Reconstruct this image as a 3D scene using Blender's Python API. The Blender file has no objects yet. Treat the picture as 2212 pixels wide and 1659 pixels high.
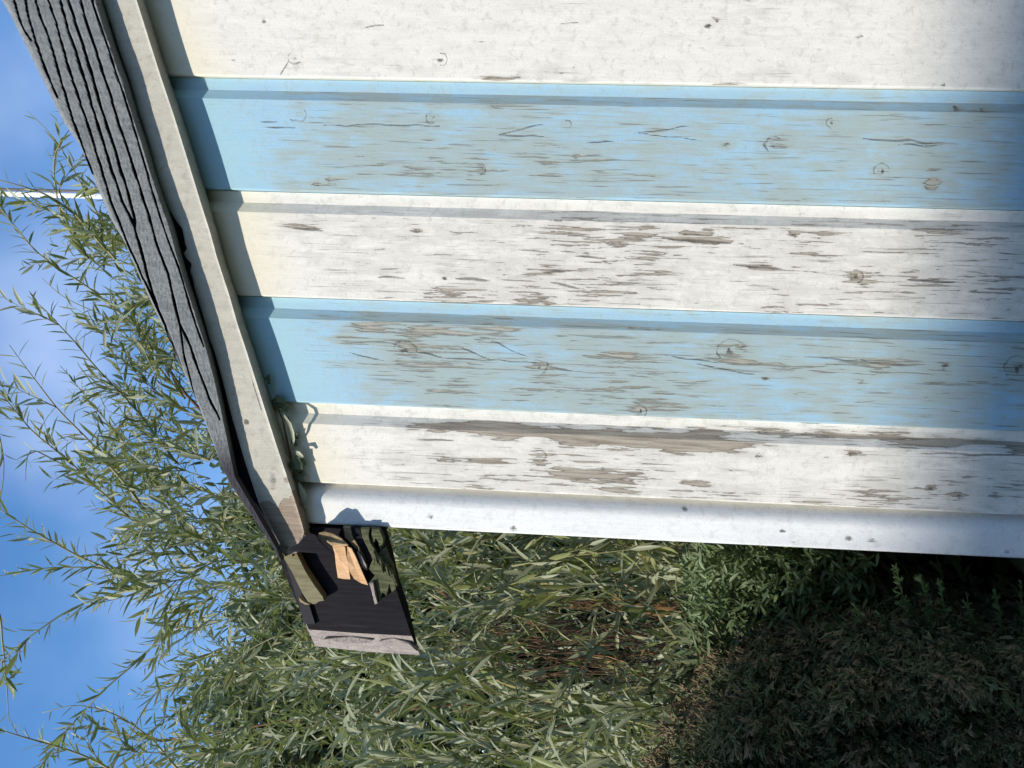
import bpy, math, random
import numpy as np
from mathutils import Vector, Matrix

R = math.radians
rng = random.Random(11)
nrs = np.random.RandomState(5)
scene = bpy.context.scene
col = scene.collection

# ------------------------------------------------------------------ camera
# the phone was held sideways: the picture's left is the place's up
F_PX, CXP, CYP = 1662.0, 1106.0, 829.5          # photo measured on a 2212 x 1659 grid
zc = Vector((-30406, 1167, -1662)).normalized()
yc = Vector((0.0587, 0.105, -1.0))
yc = (yc - zc * yc.dot(zc)).normalized()
xc = yc.cross(zc).normalized()
ROT = Matrix((xc, yc, zc))                       # camera -> world
CAM = Vector((0.0, -0.90, 1.60))
cam_data = bpy.data.cameras.new('camera')
cam = bpy.data.objects.new('camera', cam_data)
col.objects.link(cam)
cam.matrix_world = Matrix.Translation(CAM) @ ROT.to_4x4()
cam_data.sensor_width = 36.0
cam_data.lens = 36.0 * F_PX / 2212.0
cam_data.clip_start = 0.02
cam_data.clip_end = 500.0
scene.camera = cam

def at(px, py, Y):
    """point of the place seen at a photo position, at depth Y"""
    d = ROT @ Vector(((px - CXP) / F_PX, -(py - CYP) / F_PX, -1.0))
    return CAM + d * ((Y - CAM.y) / d.y)

def proj(p):
    q = ROT.transposed() @ (Vector(p) - CAM)
    return (CXP + F_PX * q.x / -q.z, CYP - F_PX * q.y / -q.z)

# ------------------------------------------------------------------ light
SUN_L = Vector((0.60, 0.87, -0.90)).normalized()   # the way the light travels
elev = math.asin(-SUN_L.z)
azim = math.atan2(-SUN_L.x, -SUN_L.y)              # from +Y, clockwise
world = bpy.data.worlds.new('World')
scene.world = world
world.use_nodes = True
wn, wl = world.node_tree.nodes, world.node_tree.links
wn.clear()
wo = wn.new('ShaderNodeOutputWorld'); bg = wn.new('ShaderNodeBackground')
sky = wn.new('ShaderNodeTexSky'); sky.sky_type = 'NISHITA'; sky.sun_disc = False
sky.sun_elevation = elev; sky.sun_rotation = azim
sky.air_density = 1.0; sky.dust_density = 0.3; sky.ozone_density = 2.5
tc = wn.new('ShaderNodeTexCoord'); cn = wn.new('ShaderNodeTexNoise')
cn.inputs['Scale'].default_value = 2.6; cn.inputs['Detail'].default_value = 4; cn.inputs['Roughness'].default_value = 0.5
cr = wn.new('ShaderNodeMapRange'); cr.interpolation_type = 'SMOOTHSTEP'
cr.inputs[1].default_value = 0.44; cr.inputs[2].default_value = 0.80; cr.inputs[3].default_value = 0.0; cr.inputs[4].default_value = 0.75
cm = wn.new('ShaderNodeMix'); cm.data_type = 'RGBA'
cm.inputs[7].default_value = (5.2, 6.3, 8.8, 1)
wl.new(tc.outputs['Generated'], cn.inputs['Vector']); wl.new(cn.outputs['Fac'], cr.inputs[0])
hs = wn.new('ShaderNodeHueSaturation'); hs.inputs['Saturation'].default_value = 1.22; hs.inputs['Value'].default_value = 1.62
wl.new(sky.outputs[0], hs.inputs['Color'])
wl.new(cr.outputs[0], cm.inputs[0]); wl.new(hs.outputs[0], cm.inputs[6])
wl.new(cm.outputs[2], bg.inputs['Color']); bg.inputs['Strength'].default_value = 0.13
wl.new(bg.outputs[0], wo.inputs[0])
sun_d = bpy.data.lights.new('sun', 'SUN'); sun_d.energy = 4.5; sun_d.angle = R(0.7); sun_d.color = (1.0, 0.945, 0.85)
sun = bpy.data.objects.new('sun', sun_d); col.objects.link(sun)
sun.rotation_euler = SUN_L.to_track_quat('-Z', 'Y').to_euler()
scene.view_settings.view_transform = 'Standard'
scene.view_settings.look = 'None'
scene.view_settings.gamma = 1.0
scene.view_settings.use_curve_mapping = False
scene.view_settings.exposure = 0.14

# ------------------------------------------------------------------ helpers
def empty(name, loc, label, cat, group=None):
    o = bpy.data.objects.new(name, None); col.objects.link(o)
    o.location = loc; o['label'] = label; o['category'] = cat
    o.empty_display_size = 0.05
    if group: o['group'] = group
    return o

def link(name, me, parent=None, mat=None, loc=None):
    o = bpy.data.objects.new(name, me); col.objects.link(o)
    if mat:
        for m in (mat if isinstance(mat, (list, tuple)) else [mat]):
            me.materials.append(m)
    if parent:
        o.parent = parent
        o.matrix_parent_inverse = Matrix.Translation(-Vector(parent.matrix_basis.translation))
    return o

def mesh(name, verts, faces, smooth=False):
    me = bpy.data.meshes.new(name)
    me.from_pydata([tuple(v) for v in verts], [], faces)
    if smooth:
        me.polygons.foreach_set('use_smooth', [True] * len(me.polygons))
    me.update()
    return me

def fattr(me, name, vals):
    a = me.attributes.new(name, 'FLOAT', 'POINT')
    a.data.foreach_set('value', np.asarray(vals, dtype=np.float32))

class MB:
    def __init__(s): s.v = []; s.f = []; s.a = []
    def add(s, v, f, a=0.0):
        n = len(s.v); s.v += [tuple(p) for p in v]; s.f += [tuple(i + n for i in q) for q in f]
        s.a += [a] * len(v)
    def box(s, x0, x1, y0, y1, z0, z1, a=0.0):
        v = [(x, y, z) for z in (z0, z1) for y in (y0, y1) for x in (x0, x1)]
        s.add(v, [(0, 2, 3, 1), (4, 5, 7, 6), (0, 1, 5, 4), (2, 6, 7, 3), (0, 4, 6, 2), (1, 3, 7, 5)], a)
    def tube(s, pts, rad, n=5, a=0.0):
        vs = []; fs = []
        for i, p in enumerate(pts):
            d = (Vector(pts[min(i + 1, len(pts) - 1)]) - Vector(pts[max(i - 1, 0)])).normalized()
            u = d.cross(Vector((0.31, 0.86, 0.4))).normalized(); w = d.cross(u)
            for k in range(n):
                t = 2 * math.pi * k / n
                vs.append(Vector(p) + (u * math.cos(t) + w * math.sin(t)) * rad[i])
        for i in range(len(pts) - 1):
            for k in range(n):
                fs.append((i * n + k, i * n + (k + 1) % n, (i + 1) * n + (k + 1) % n, (i + 1) * n + k))
        fs.append(tuple(range(n))[::-1]); m = (len(pts) - 1) * n; fs.append(tuple(range(m, m + n)))
        s.add(vs, fs, a)
    def build(s, name, mat, parent=None, smooth=False):
        me = mesh(name, s.v, s.f, smooth); fattr(me, 'rnd', s.a)
        return link(name, me, parent, mat)

def slab(poly, Yf, Yb, name, mat, parent, wob=0.0, bend=None):
    """a thick flat piece whose front outline is traced at depth Yf (poly in photo positions)"""
    n = len(poly)
    fr = []; bk = []
    for i, (px, py) in enumerate(poly):
        dy = bend[i] if bend else 0.0
        p = at(px, py, Yf + dy); fr.append(p); bk.append(p + Vector((0, Yb - Yf, 0)))
    b = 0.0012
    c = sum(fr, Vector()) / n
    fi = [p + (c - p).normalized() * b - Vector((0, b * 0.8, 0)) for p in fr]
    v = fr + bk + fi
    f = [(i, (i + 1) % n, n + (i + 1) % n, n + i) for i in range(n)]
    f += [(2 * n + i, 2 * n + (i + 1) % n, (i + 1) % n, i) for i in range(n)]
    f.append(tuple(range(2 * n, 3 * n))); f.append(tuple(range(n, 2 * n))[::-1])
    import bmesh
    me = mesh(name, v, f)
    bm = bmesh.new(); bm.from_mesh(me)
    bmesh.ops.triangulate(bm, faces=[q for q in bm.faces if len(q.verts) > 4])
    bmesh.ops.recalc_face_normals(bm, faces=bm.faces)
    bm.to_mesh(me); bm.free()
    return link(name, me, parent, mat)

# value noise on arrays
def vnoise(x, y, seed=0):
    xi = np.floor(x).astype(np.int64); yi = np.floor(y).astype(np.int64)
    fx = x - xi; fy = y - yi
    fx = fx * fx * (3 - 2 * fx); fy = fy * fy * (3 - 2 * fy)
    def h(a, b):
        n = (a * 374761393 + b * 668265263 + seed * 974634777) & 0x7fffffff
        n = ((n ^ (n >> 13)) * 1274126177) & 0x7fffffff
        return ((n ^ (n >> 16)) & 0xffff) / 65535.0
    return (h(xi, yi) * (1 - fx) + h(xi + 1, yi) * fx) * (1 - fy) + (h(xi, yi + 1) * (1 - fx) + h(xi + 1, yi + 1) * fx) * fy

def sstep(a, b, x):
    t = np.clip((x - a) / (b - a), 0, 1); return t * t * (3 - 2 * t)

# ------------------------------------------------------------------ node helpers
def new_mat(name):
    m = bpy.data.materials.new(name); m.use_nodes = True
    nt = m.node_tree; nt.nodes.clear()
    out = nt.nodes.new('ShaderNodeOutputMaterial'); b = nt.nodes.new('ShaderNodeBsdfPrincipled')
    nt.links.new(b.outputs[0], out.inputs[0])
    return m, nt, b, out

class NT:
    def __init__(s, nt): s.n = nt.nodes; s.l = nt.links
    def setv(s, sock, v):
        if isinstance(v, (int, float, tuple)): sock.default_value = v
        else: s.l.new(v, sock)
    def attr(s, name):
        a = s.n.new('ShaderNodeAttribute'); a.attribute_name = name; return a.outputs['Fac']
    def coord(s, scale=(1, 1, 1), loc=(0, 0, 0), kind='Object'):
        t = s.n.new('ShaderNodeTexCoord'); m = s.n.new('ShaderNodeMapping')
        m.inputs['Scale'].default_value = scale; m.inputs['Location'].default_value = loc
        s.l.new(t.outputs[kind], m.inputs[0]); return m.outputs[0]
    def noise(s, vec, scale, detail=3, rough=0.55, dist=0.0):
        t = s.n.new('ShaderNodeTexNoise'); s.l.new(vec, t.inputs['Vector'])
        t.inputs['Scale'].default_value = scale; t.inputs['Detail'].default_value = detail
        t.inputs['Roughness'].default_value = rough; t.inputs['Distortion'].default_value = dist
        return t.outputs['Fac']
    def math(s, op, a, b=0.0, c=None, clamp=False):
        t = s.n.new('ShaderNodeMath'); t.operation = op; t.use_clamp = clamp
        s.setv(t.inputs[0], a); s.setv(t.inputs[1], b)
        if c is not None: s.setv(t.inputs[2], c)
        return t.outputs[0]
    def rng(s, v, a, b, c=0.0, d=1.0, smooth=True):
        t = s.n.new('ShaderNodeMapRange'); t.interpolation_type = 'SMOOTHSTEP' if smooth else 'LINEAR'
        s.l.new(v, t.inputs[0])
        for i, x in enumerate((a, b, c, d)): t.inputs[i + 1].default_value = x
        return t.outputs[0]
    def mix(s, f, a, b, mode='MIX'):
        t = s.n.new('ShaderNodeMix'); t.data_type = 'RGBA'; t.blend_type = mode
        s.setv(t.inputs[0], f)
        for i, v in ((6, a), (7, b)):
            if isinstance(v, tuple): t.inputs[i].default_value = v + (1,) if len(v) == 3 else v
            else: s.l.new(v, t.inputs[i])
        return t.outputs[2]
    def bump(s, h, strength, dist, bsdf):
        t = s.n.new('ShaderNodeBump'); t.inputs['Strength'].default_value = strength; t.inputs['Distance'].default_value = dist
        s.l.new(h, t.inputs['Height']); s.l.new(t.outputs[0], bsdf.inputs['Normal'])

def painted_wood(name, paint, paint2, thin, stain, wood_a, wood_b, thinness=0.5, bare=0.5, soft=0.04):
    """peeling paint over weathered wood; attribute wear biases where the paint is gone,
    dark marks knots and cracks, old marks the yellowed, sheltered paint"""
    m, nt, b, out = new_mat(name); N = NT(nt)
    wear = N.attr('wear'); dark = N.attr('dark'); old = N.attr('old')
    g = N.coord((1, 1, 0.055)); g2 = N.coord((1, 1, 0.28), (3.1, 0, 1.7)); g3 = N.coord((1, 1, 1), (0.4, 0, 2.2))
    fine = N.noise(g, 300, 4, 0.62, 0.3)
    mid = N.noise(g2, 85, 4, 0.6, 0.6)
    big = N.noise(g3, 9, 2, 0.5)
    tiny = N.noise(g3, 420, 3, 0.6)
    s1 = N.math('MULTIPLY_ADD', fine, 1.25, N.math('MULTIPLY', mid, 0.50)); s1 = N.math('SUBTRACT', s1, 0.075)
    s1 = N.math('ADD', s1, N.math('MULTIPLY', big, 0.35))
    s1 = N.math('ADD', s1, wear)
    peel = N.rng(s1, 1.27 - bare * 0.1, 1.27 + soft - bare * 0.1)                      # sharp paint edge
    s2 = N.math('MULTIPLY_ADD', fine, 0.55, N.math('MULTIPLY', mid, 0.85))
    s2 = N.math('ADD', N.math('MULTIPLY_ADD', big, 0.7, wear), s2)
    thn = N.rng(s2, 0.86, 1.30, 0.0, thinness)                                  # paint rubbed thin
    pc = N.mix(N.rng(mid, 0.3, 0.7), paint, paint2)
    pc = N.mix(N.rng(tiny, 0.45, 0.72, 0.0, 0.20), pc, thin)
    mot = N.noise(g3, 90, 6, 0.75, 0.3)
    pc = N.mix(N.rng(mot, 0.50, 0.66, 0.0, 0.5), pc, thin)
    pc = N.mix(thn, pc, thin)
    pc = N.mix(N.math('MULTIPLY', old, 0.75), pc, stain)
    # hairline cracks along the grain
    hair = N.rng(N.noise(N.coord((1, 1, 0.03), (7, 0, 3)), 420, 2, 0.5, 0.4), 0.60, 0.68, 0.0, 0.6)
    hair = N.math('MULTIPLY', hair, N.rng(s1, 0.80, 1.12))
    pc = N.mix(hair, pc, (0.16, 0.15, 0.13))
    wc = N.mix(N.rng(fine, 0.35, 0.65), wood_a, wood_b)
    wc = N.mix(N.rng(tiny, 0.5, 0.8, 0, 0.4), wc, (0.13, 0.10, 0.08))
    c = N.mix(peel, pc, wc)
    edge = N.math('MULTIPLY', peel, N.math('SUBTRACT', 1.0, N.rng(s1, 1.27 + soft - bare * 0.1, 1.37 + soft - bare * 0.1)))
    c = N.mix(N.math('MULTIPLY', edge, 0.42), c, (0.12, 0.10, 0.08))
    dk = N.rng(N.math('ADD', dark, N.math('MULTIPLY', N.math('SUBTRACT', N.math('ADD', fine, N.math('MULTIPLY', tiny, 0.6)), 0.8), 0.6)), 0.22, 0.85, 0, 0.85)
    c = N.mix(dk, c, (0.10, 0.085, 0.07))
    nt.links.new(c, b.inputs['Base Color'])
    b.inputs['Roughness'].default_value = 0.62
    b.inputs['Specular IOR Level'].default_value = 0.3
    h = N.math('SUBTRACT', N.math('MULTIPLY', fine, 0.25), N.math('MULTIPLY', peel, 0.6))
    h = N.math('SUBTRACT', h, N.math('MULTIPLY', dk, 0.8))
    h = N.math('ADD', h, N.math('MULTIPLY', tiny, 0.18))
    N.bump(h, 1.0, 0.0011, b)
    return m

WOODA, WOODB = (0.27, 0.225, 0.175), (0.43, 0.38, 0.315)
M_white = painted_wood('white_peeling_paint', (0.82, 0.785, 0.715), (0.74, 0.71, 0.65), (0.50, 0.47, 0.42), (0.78, 0.71, 0.52), WOODA, WOODB, 0.45, 0.5)
M_blue = painted_wood('blue_peeling_paint', (0.33, 0.53, 0.68), (0.37, 0.56, 0.67), (0.36, 0.43, 0.415), (0.36, 0.58, 0.64), (0.34, 0.31, 0.25), (0.40, 0.41, 0.36), 0.95, 0.2, 0.16)
M_corner = painted_wood('white_corner_paint', (0.84, 0.84, 0.82), (0.79, 0.79, 0.78), (0.60, 0.59, 0.57), (0.80, 0.76, 0.64), WOODA, WOODB, 0.3, 0.0)
M_trim = painted_wood('cream_trim_paint', (0.56, 0.53, 0.45), (0.48, 0.455, 0.385), (0.30, 0.28, 0.24), (0.45, 0.41, 0.30), (0.24, 0.18, 0.13), (0.36, 0.28, 0.21), 1.0, 0.4)

def wood_mat(name, ca, cb, dk, axis_scale=(1, 1, 0.06), scale=260, rough=0.8, spots=None, bump=0.5, rot=None):
    m, nt, b, out = new_mat(name); N = NT(nt)
    g = N.coord(axis_scale)
    if rot is not None: g.node.inputs['Rotation'].default_value = rot
    f = N.noise(g, scale, 4, 0.6, 0.4); t = N.noise(N.coord(), 330, 3, 0.6); big = N.noise(N.coord(), 22, 3)
    c = N.mix(N.rng(f, 0.32, 0.68), ca, cb)
    c = N.mix(N.rng(f, 0.62, 0.74, 0, 0.6), c, dk)
    c = N.mix(N.rng(big, 0.4, 0.7, 0, 0.35), c, cb)
    if spots: c = N.mix(N.rng(t, 0.56, 0.66, 0, 0.75), c, spots)
    nt.links.new(c, b.inputs['Base Color']); b.inputs['Roughness'].default_value = rough
    b.inputs['Specular IOR Level'].default_value = 0.12
    N.bump(N.math('ADD', f, N.math('MULTIPLY', t, 0.6)), bump, 0.0008, b)
    return m

SL = R(20)
M_grey = wood_mat('weathered_grey_wood', (0.20, 0.21, 0.215), (0.27, 0.275, 0.27), (0.15, 0.15, 0.15), (0.35, 1, 0.35), 150, 0.85, (0.10, 0.11, 0.12))
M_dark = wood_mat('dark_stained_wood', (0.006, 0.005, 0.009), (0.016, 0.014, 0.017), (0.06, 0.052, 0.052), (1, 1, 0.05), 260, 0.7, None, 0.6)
M_end = wood_mat('bare_end_wood', (0.26, 0.22, 0.21), (0.42, 0.36, 0.32), (0.12, 0.09, 0.08), (1, 1, 0.3), 160, 0.85, (0.14, 0.11, 0.10), 0.9)
M_stub = wood_mat('aged_batten_wood', (0.17, 0.15, 0.08), (0.26, 0.23, 0.14), (0.10, 0.085, 0.05), (1, 1, 0.1), 240, 0.8)
M_orange = wood_mat('fresh_split_wood', (0.46, 0.27, 0.14), (0.58, 0.37, 0.21), (0.30, 0.14, 0.05), (1, 1, 0.08), 260, 0.65)
M_husk = wood_mat('old_splinter_wood', (0.26, 0.19, 0.10), (0.40, 0.31, 0.19), (0.10, 0.07, 0.04), (1, 1, 0.1), 240)
M_moss = wood_mat('mossy_wood', (0.06, 0.062, 0.035), (0.15, 0.155, 0.085), (0.03, 0.03, 0.018), (1, 1, 0.12), 300, 0.9, (0.05, 0.07, 0.02), 1.0)
M_felt = wood_mat('roofing_felt', (0.03, 0.03, 0.034), (0.055, 0.053, 0.055), (0.02, 0.02, 0.02), (1, 1, 1), 600, 0.9)

# ------------------------------------------------------------------ ground
m_ground, nt, b, _ = new_mat('lawn'); N = NT(nt)
nt.links.new(N.mix(N.rng(N.noise(N.coord(), 6, 5), 0.35, 0.65), (0.05, 0.075, 0.02), (0.10, 0.10, 0.045)), b.inputs['Base Color'])
b.inputs['Roughness'].default_value = 0.95
N.bump(N.noise(N.coord(), 90, 4), 0.7, 0.03, b)
gme = mesh('ground', [(-150, -150, 0), (150, -150, 0), (150, 150, 0), (-150, 150, 0)], [(0, 1, 2, 3)])
go = link('ground', gme, None, m_ground); go['kind'] = 'structure'

# ------------------------------------------------------------------ the shed
XB = [at(1500, y, 0).x for y in (183, 436, 672, 905)]        # right edges of the boards, from the right
X_TR_IN = at(1500, 1082, 0).x
X_CORN = at(1500, 1172, 0).x
PITCH = 0.127
rights = [XB[0] + PITCH * k for k in range(8, 0, -1)] + XB   # right to left
X_RIGHT_END = rights[0]
PEAK_X = (X_CORN + X_RIGHT_END) / 2
p0 = at(262, 60, 0); p1 = at(590, 1100, 0)
SLOPE = (p0.z - p1.z) / (p0.x - p1.x)
def rake(x):                                                   # top of the front wall (behind the trim)
    xx = x if x < PEAK_X else 2 * PEAK_X - x
    return p1.z + SLOPE * (xx - p1.x)

shed = empty('shed', (PEAK_X, 0.0, 0.0), 'weathered shed clad in peeling upright blue and white boards under a low pitched roof', 'shed')

ZV0, ZV1 = at(2300, 800, 0).z, at(300, 100, 0).z + 0.05
def seg(p, a, b):
    """distance and parameter of points p (N,2) to segment a-b"""
    a = np.array(a); b = np.array(b); ab = b - a; L = (ab ** 2).sum() + 1e-12
    t = np.clip(((p - a) @ ab) / L, 0, 1)
    d = np.sqrt(((p - (a + t[:, None] * ab)) ** 2).sum(1))
    return d, t

def board(i, xr, xl, colour, feats, detail):
    prof = []                                                  # (offset from right edge, depth)
    W = xr - xl
    if detail:
        step = 0.0013
        offs = list(np.arange(0, 0.0129, 0.002)) + [0.0130, 0.0170, 0.0210, 0.0246, 0.0256]
        k = 0.0256 + step
        while k < W - 0.003: offs.append(k); k += step
        offs += [W - 0.0025, W - 0.0012, W - 0.0006]
    else:
        offs = [0, 0.013, 0.0250, 0.0262, W - 0.0025, W - 0.0006]
    def depth(o):
        if o < 0.0256: return float(np.interp(o, [0.013, 0.0246], [0.0070, 0.0]))
        if o > W - 0.0022: return 0.0016 * ((o - (W - 0.0022)) / 0.0016) ** 2
        return 0.0
    ztop = [rake(xr - o) + 0.0 for o in offs]
    zb = 0.06
    if detail:
        zs = [zb, 0.5, ZV0 - 0.06] + list(np.arange(ZV0, ZV1 + 0.25, 0.0014))
    else:
        zs = [zb] + list(np.linspace(0.4, rake(PEAK_X) + 0.01, 6))
    na = len(offs); verts = []; P = []
    top = max(ztop)
    zs = [z for z in zs if z < top] + [top]
    for z in zs:
        for o, zt in zip(offs, ztop):
            verts.append((xr - o, depth(o), min(z, zt)))
    nz = len(zs)
    A = np.array(verts)
    faces = []
    for j in range(nz - 1):
        for q in range(na - 1):
            a = j * na + q
            faces.append((a, a + na, a + na + 1, a + 1))
    # back and sides
    base = len(verts)
    xs2 = (xr - offs[0], xr - offs[-1])
    verts += [(xs2[0], 0.018, zb), (xs2[0], 0.018, ztop[0]), (xs2[1], 0.018, zb), (xs2[1], 0.018, ztop[-1])]
    lastrow = (nz - 1) * na
    faces += [(base + 1, base, 0, lastrow), (lastrow + na - 1, na - 1, base + 2, base + 3)]
    # attributes
    X = A[:, 0]; Z = A[:, 2]
    dr = rake(0) + SLOPE * X - Z                                # distance below the rake
    pp = np.stack([X, Z], 1)
    seed = i * 7 + 1
    wear = -0.34 + 0.36 * sstep(0.05, 0.20, dr - 0.03 + 0.05 * vnoise(X * 40, Z * 22, seed))
    wear = wear + 0.16 * (vnoise(X * 28, Z * 6.5, seed) - 0.5) + 0.10 * (vnoise(X * 90, Z * 12, seed + 3) - 0.5)
    dark = np.zeros(len(A))
    old = 1 - sstep(0.06, 0.16, dr + 0.03 * vnoise(X * 30, Z * 15, seed))
    off = xr - X
    wear = wear - 0.25 * (off < 0.0125) - 0.02
    for ft in feats:
        k = ft[0]
        if k == 'base': wear = wear + ft[1]
        elif k == 'patch':                                     # (cx, cy, rx, ry, amount) in photo positions
            _, cx, cy, rx, ry, am = ft
            c = at(cx, cy, 0); ez = rx / 1900.0; ex = ry / 1900.0
            d = np.sqrt(((X - c.x) / ex) ** 2 + ((Z - c.z) / ez) ** 2)
            rag = (vnoise(X * 420, Z * 34, seed + 9) - 0.5) + 0.8 * (vnoise(X * 130, Z * 26, seed + 19) - 0.5)
            wear = wear + 0.85 * am * (1 - sstep(0.15, 1.35, d + 0.9 * rag))
        elif k == 'knot':
            _, cx, cy, r = ft
            c = at(cx, cy, 0); r = r / 1900.0
            d = np.sqrt(((X - c.x)) ** 2 + ((Z - c.z) * 0.85) ** 2)
            ang = np.arctan2(Z - c.z, X - c.x)
            n = vnoise(X * 260, Z * 260, seed + 4)
            d = d + 0.0035 * (vnoise(X * 130, Z * 130, seed + 6) - 0.5)
            n2 = vnoise(X * 420, Z * 300, seed + 14)
            ring = 0.74 * np.exp(-((d - r) / 0.0014) ** 2) * (0.15 + 0.85 * (np.sin(ang + cx) > -0.1)) * (0.75 + n2 * 0.3)
            core = np.exp(-(d / (r * 0.45)) ** 2) * (n > 0.5)
            dark = np.maximum(dark, np.maximum(ring, core) * 0.85)
            wear = wear + 0.22 * np.exp(-(d / (r * 1.6)) ** 2)
            dark = np.maximum(dark, 0.42 * np.exp(-(d / (r * 0.9)) ** 2) * vnoise(X * 180, Z * 90, seed + 21))
        elif k == 'crack':
            _, x0, y0, x1, y1, w = ft
            a = at(x0, y0, 0); e = at(x1, y1, 0)
            pq = pp + np.stack([0.0016 * (vnoise(Z * 60, X * 0 + cxs, seed) - 0.5) * 2 for cxs in (0.5, 0.5)], 1) * np.array([1, 0])
            d, t = seg(pq, (a.x, a.z), (e.x, e.z))
            d = d + 0.0006 * vnoise(X * 350, Z * 90, seed + 17)
            ww = w / 1900.0 * np.sin(np.clip(t, 0.03, 0.97) * math.pi) ** 0.5
            dark = np.maximum(dark, np.exp(-(d / (ww * 0.75 + 0.0005)) ** 2) * 0.78)
        elif k == 'spot':
            _, cx, cy, r = ft
            c = at(cx, cy, 0); r = r / 1900.0
            n = vnoise(X * 300, Z * 200, seed + 2)
            d = np.sqrt((X - c.x) ** 2 + ((Z - c.z) * 0.6) ** 2)
            d = d + r * 0.9 * (vnoise(X * 500, Z * 260, seed + 33) - 0.4)
            dark = np.maximum(dark, np.exp(-(d / (r * 0.8)) ** 2) * (0.25 + 0.7 * n))
            wear = wear + 0.3 * np.exp(-(d / (r * 1.3)) ** 2)
    wear = np.clip(wear, -1.5, 1.5)
    me = mesh('board', verts, faces)
    pad = [0] * (len(verts) - len(A))
    fattr(me, 'wear', list(wear) + pad); fattr(me, 'dark', list(dark) + pad); fattr(me, 'old', list(old) + pad)
    o = link('board', me, shed, M_white if colour == 'w' else M_blue)
    return o

F = {}
# board 0: top white board of the photo
F[0] = [('base', -0.22), ('spot', 570, 44, 7), ('knot', 640, 125, 12), ('crack', 625, 130, 606, 160, 3), ('knot', 952, 128, 13), ('spot', 508, 127, 5),
        ('patch', 1070, 168, 50, 7, 0.6), ('spot', 1122, 165, 8), ('patch', 1560, 182, 40, 4, 0.5), ('spot', 1545, 42, 8), ('spot', 1530, 55, 6), ('spot', 1856, 78, 7), ('spot', 1620, 0, 7),
        ('spot', 2037, 182, 5), ('crack', 780, 58, 830, 55, 2.5), ('crack', 1210, 52, 1250, 50, 2), ('patch', 1210, 155, 60, 14, 0.25), ('spot', 1040, 90, 4), ('spot', 1490, 98, 3),
        ('patch', 1680, 150, 60, 15, 0.2), ('spot', 700, 30, 4), ('patch', 1300, 175, 140, 4, 0.35), ('spot', 1240, 145, 3)]
F[1] = [('base', 0.07), ('knot', 645, 247, 15), ('knot', 936, 252, 12), ('knot', 1222, 268, 8), ('crack', 560, 263, 600, 262, 3), ('crack', 565, 273, 640, 275, 3), ('crack', 700, 270, 950, 270, 3.5),
        ('crack', 1075, 290, 1180, 268, 2.5), ('crack', 1075, 290, 1190, 297, 2.5), ('crack', 1380, 287, 1500, 270, 2.5), ('crack', 1380, 287, 1520, 303, 2.5), ('knot', 1797, 265, 11),
        ('knot', 1672, 312, 15), ('crack', 1865, 300, 2045, 308, 4), ('crack', 1940, 313, 2040, 313, 2.5), ('knot', 1905, 370, 14), ('knot', 1040, 365, 9), ('spot', 713, 390, 7), ('spot', 687, 398, 6),
        ('patch', 2015, 395, 16, 20, 0.55), ('patch', 900, 365, 190, 35, 0.16), ('patch', 1250, 320, 260, 60, 0.14), ('patch', 1400, 260, 220, 22, 0.12), ('patch', 1000, 225, 200, 12, 0.2),
        ('spot', 1570, 313, 7), ('spot', 1245, 340, 6), ('crack', 1260, 310, 1330, 305, 2), ('patch', 1750, 300, 120, 40, 0.08), ('patch', 1650, 222, 330, 5, -0.2), ('spot', 2070, 232, 9), ('spot', 2130, 240, 8)]
F[2] = [('base', 0.09), ('crack', 640, 492, 700, 500, 5), ('crack', 985, 602, 1060, 604, 7), ('crack', 1190, 610, 1250, 622, 6), ('crack', 1585, 572, 1690, 580, 7), ('crack', 1960, 604, 2060, 610, 6),
        ('knot', 1850, 598, 13), ('spot', 1716, 507, 6), ('spot', 900, 497, 6), ('patch', 1330, 505, 260, 25, 0.08), ('patch', 1250, 595, 260, 40, 0.07), ('crack', 1430, 515, 1580, 525, 6),
        ('crack', 1460, 505, 1540, 510, 4), ('patch', 1530, 520, 60, 8, 0.4), ('crack', 815, 598, 880, 600, 4), ('patch', 1650, 575, 80, 10, 0.25), ('crack', 1240, 552, 1310, 556, 4), ('patch', 660, 490, 60, 12, 0.3),
        ('crack', 1170, 585, 1220, 588, 5), ('patch', 1750, 660, 400, 20, 0.05), ('patch', 1000, 640, 250, 18, 0.12), ('spot', 960, 600, 5), ('crack', 1120, 540, 1190, 543, 3), ('spot', 1480, 505, 5)]
F[3] = [('base', 0.11), ('knot', 875, 755, 22), ('knot', 1165, 792, 16), ('knot', 1578, 757, 25), ('knot', 2200, 795, 24), ('patch', 800, 710, 60, 14, 0.45), ('patch', 760, 735, 60, 9, 0.4), ('patch', 930, 712, 70, 14, 0.35), ('spot', 1605, 748, 6),
        ('patch', 1090, 725, 80, 18, 0.35), ('crack', 905, 762, 960, 770, 4), ('crack', 985, 745, 1060, 775, 3), ('crack', 960, 772, 1160, 782, 3), ('crack', 1185, 790, 1240, 800, 4),
        ('crack', 1060, 735, 1140, 770, 3), ('patch', 1350, 765, 90, 14, 0.4), ('patch', 1950, 780, 90, 12, 0.4), ('patch', 1750, 790, 220, 15, 0.3), ('crack', 1500, 785, 1640, 812, 2.5), ('patch', 1220, 850, 320, 22, 0.12),
        ('crack', 1430, 765, 1560, 785, 3), ('spot', 1655, 817, 5), ('spot', 1860, 825, 7), ('crack', 1740, 770, 1980, 790, 3), ('patch', 900, 790, 260, 14, 0.15), ('patch', 1450, 830, 100, 50, 0.14), ('spot', 2040, 790, 7), ('crack', 750, 760, 830, 778, 2.5),
        ('patch', 1400, 695, 600, 5, -0.3), ('knot', 1385, 888, 14), ('patch', 1440, 880, 60, 10, 0.3)]
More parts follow.
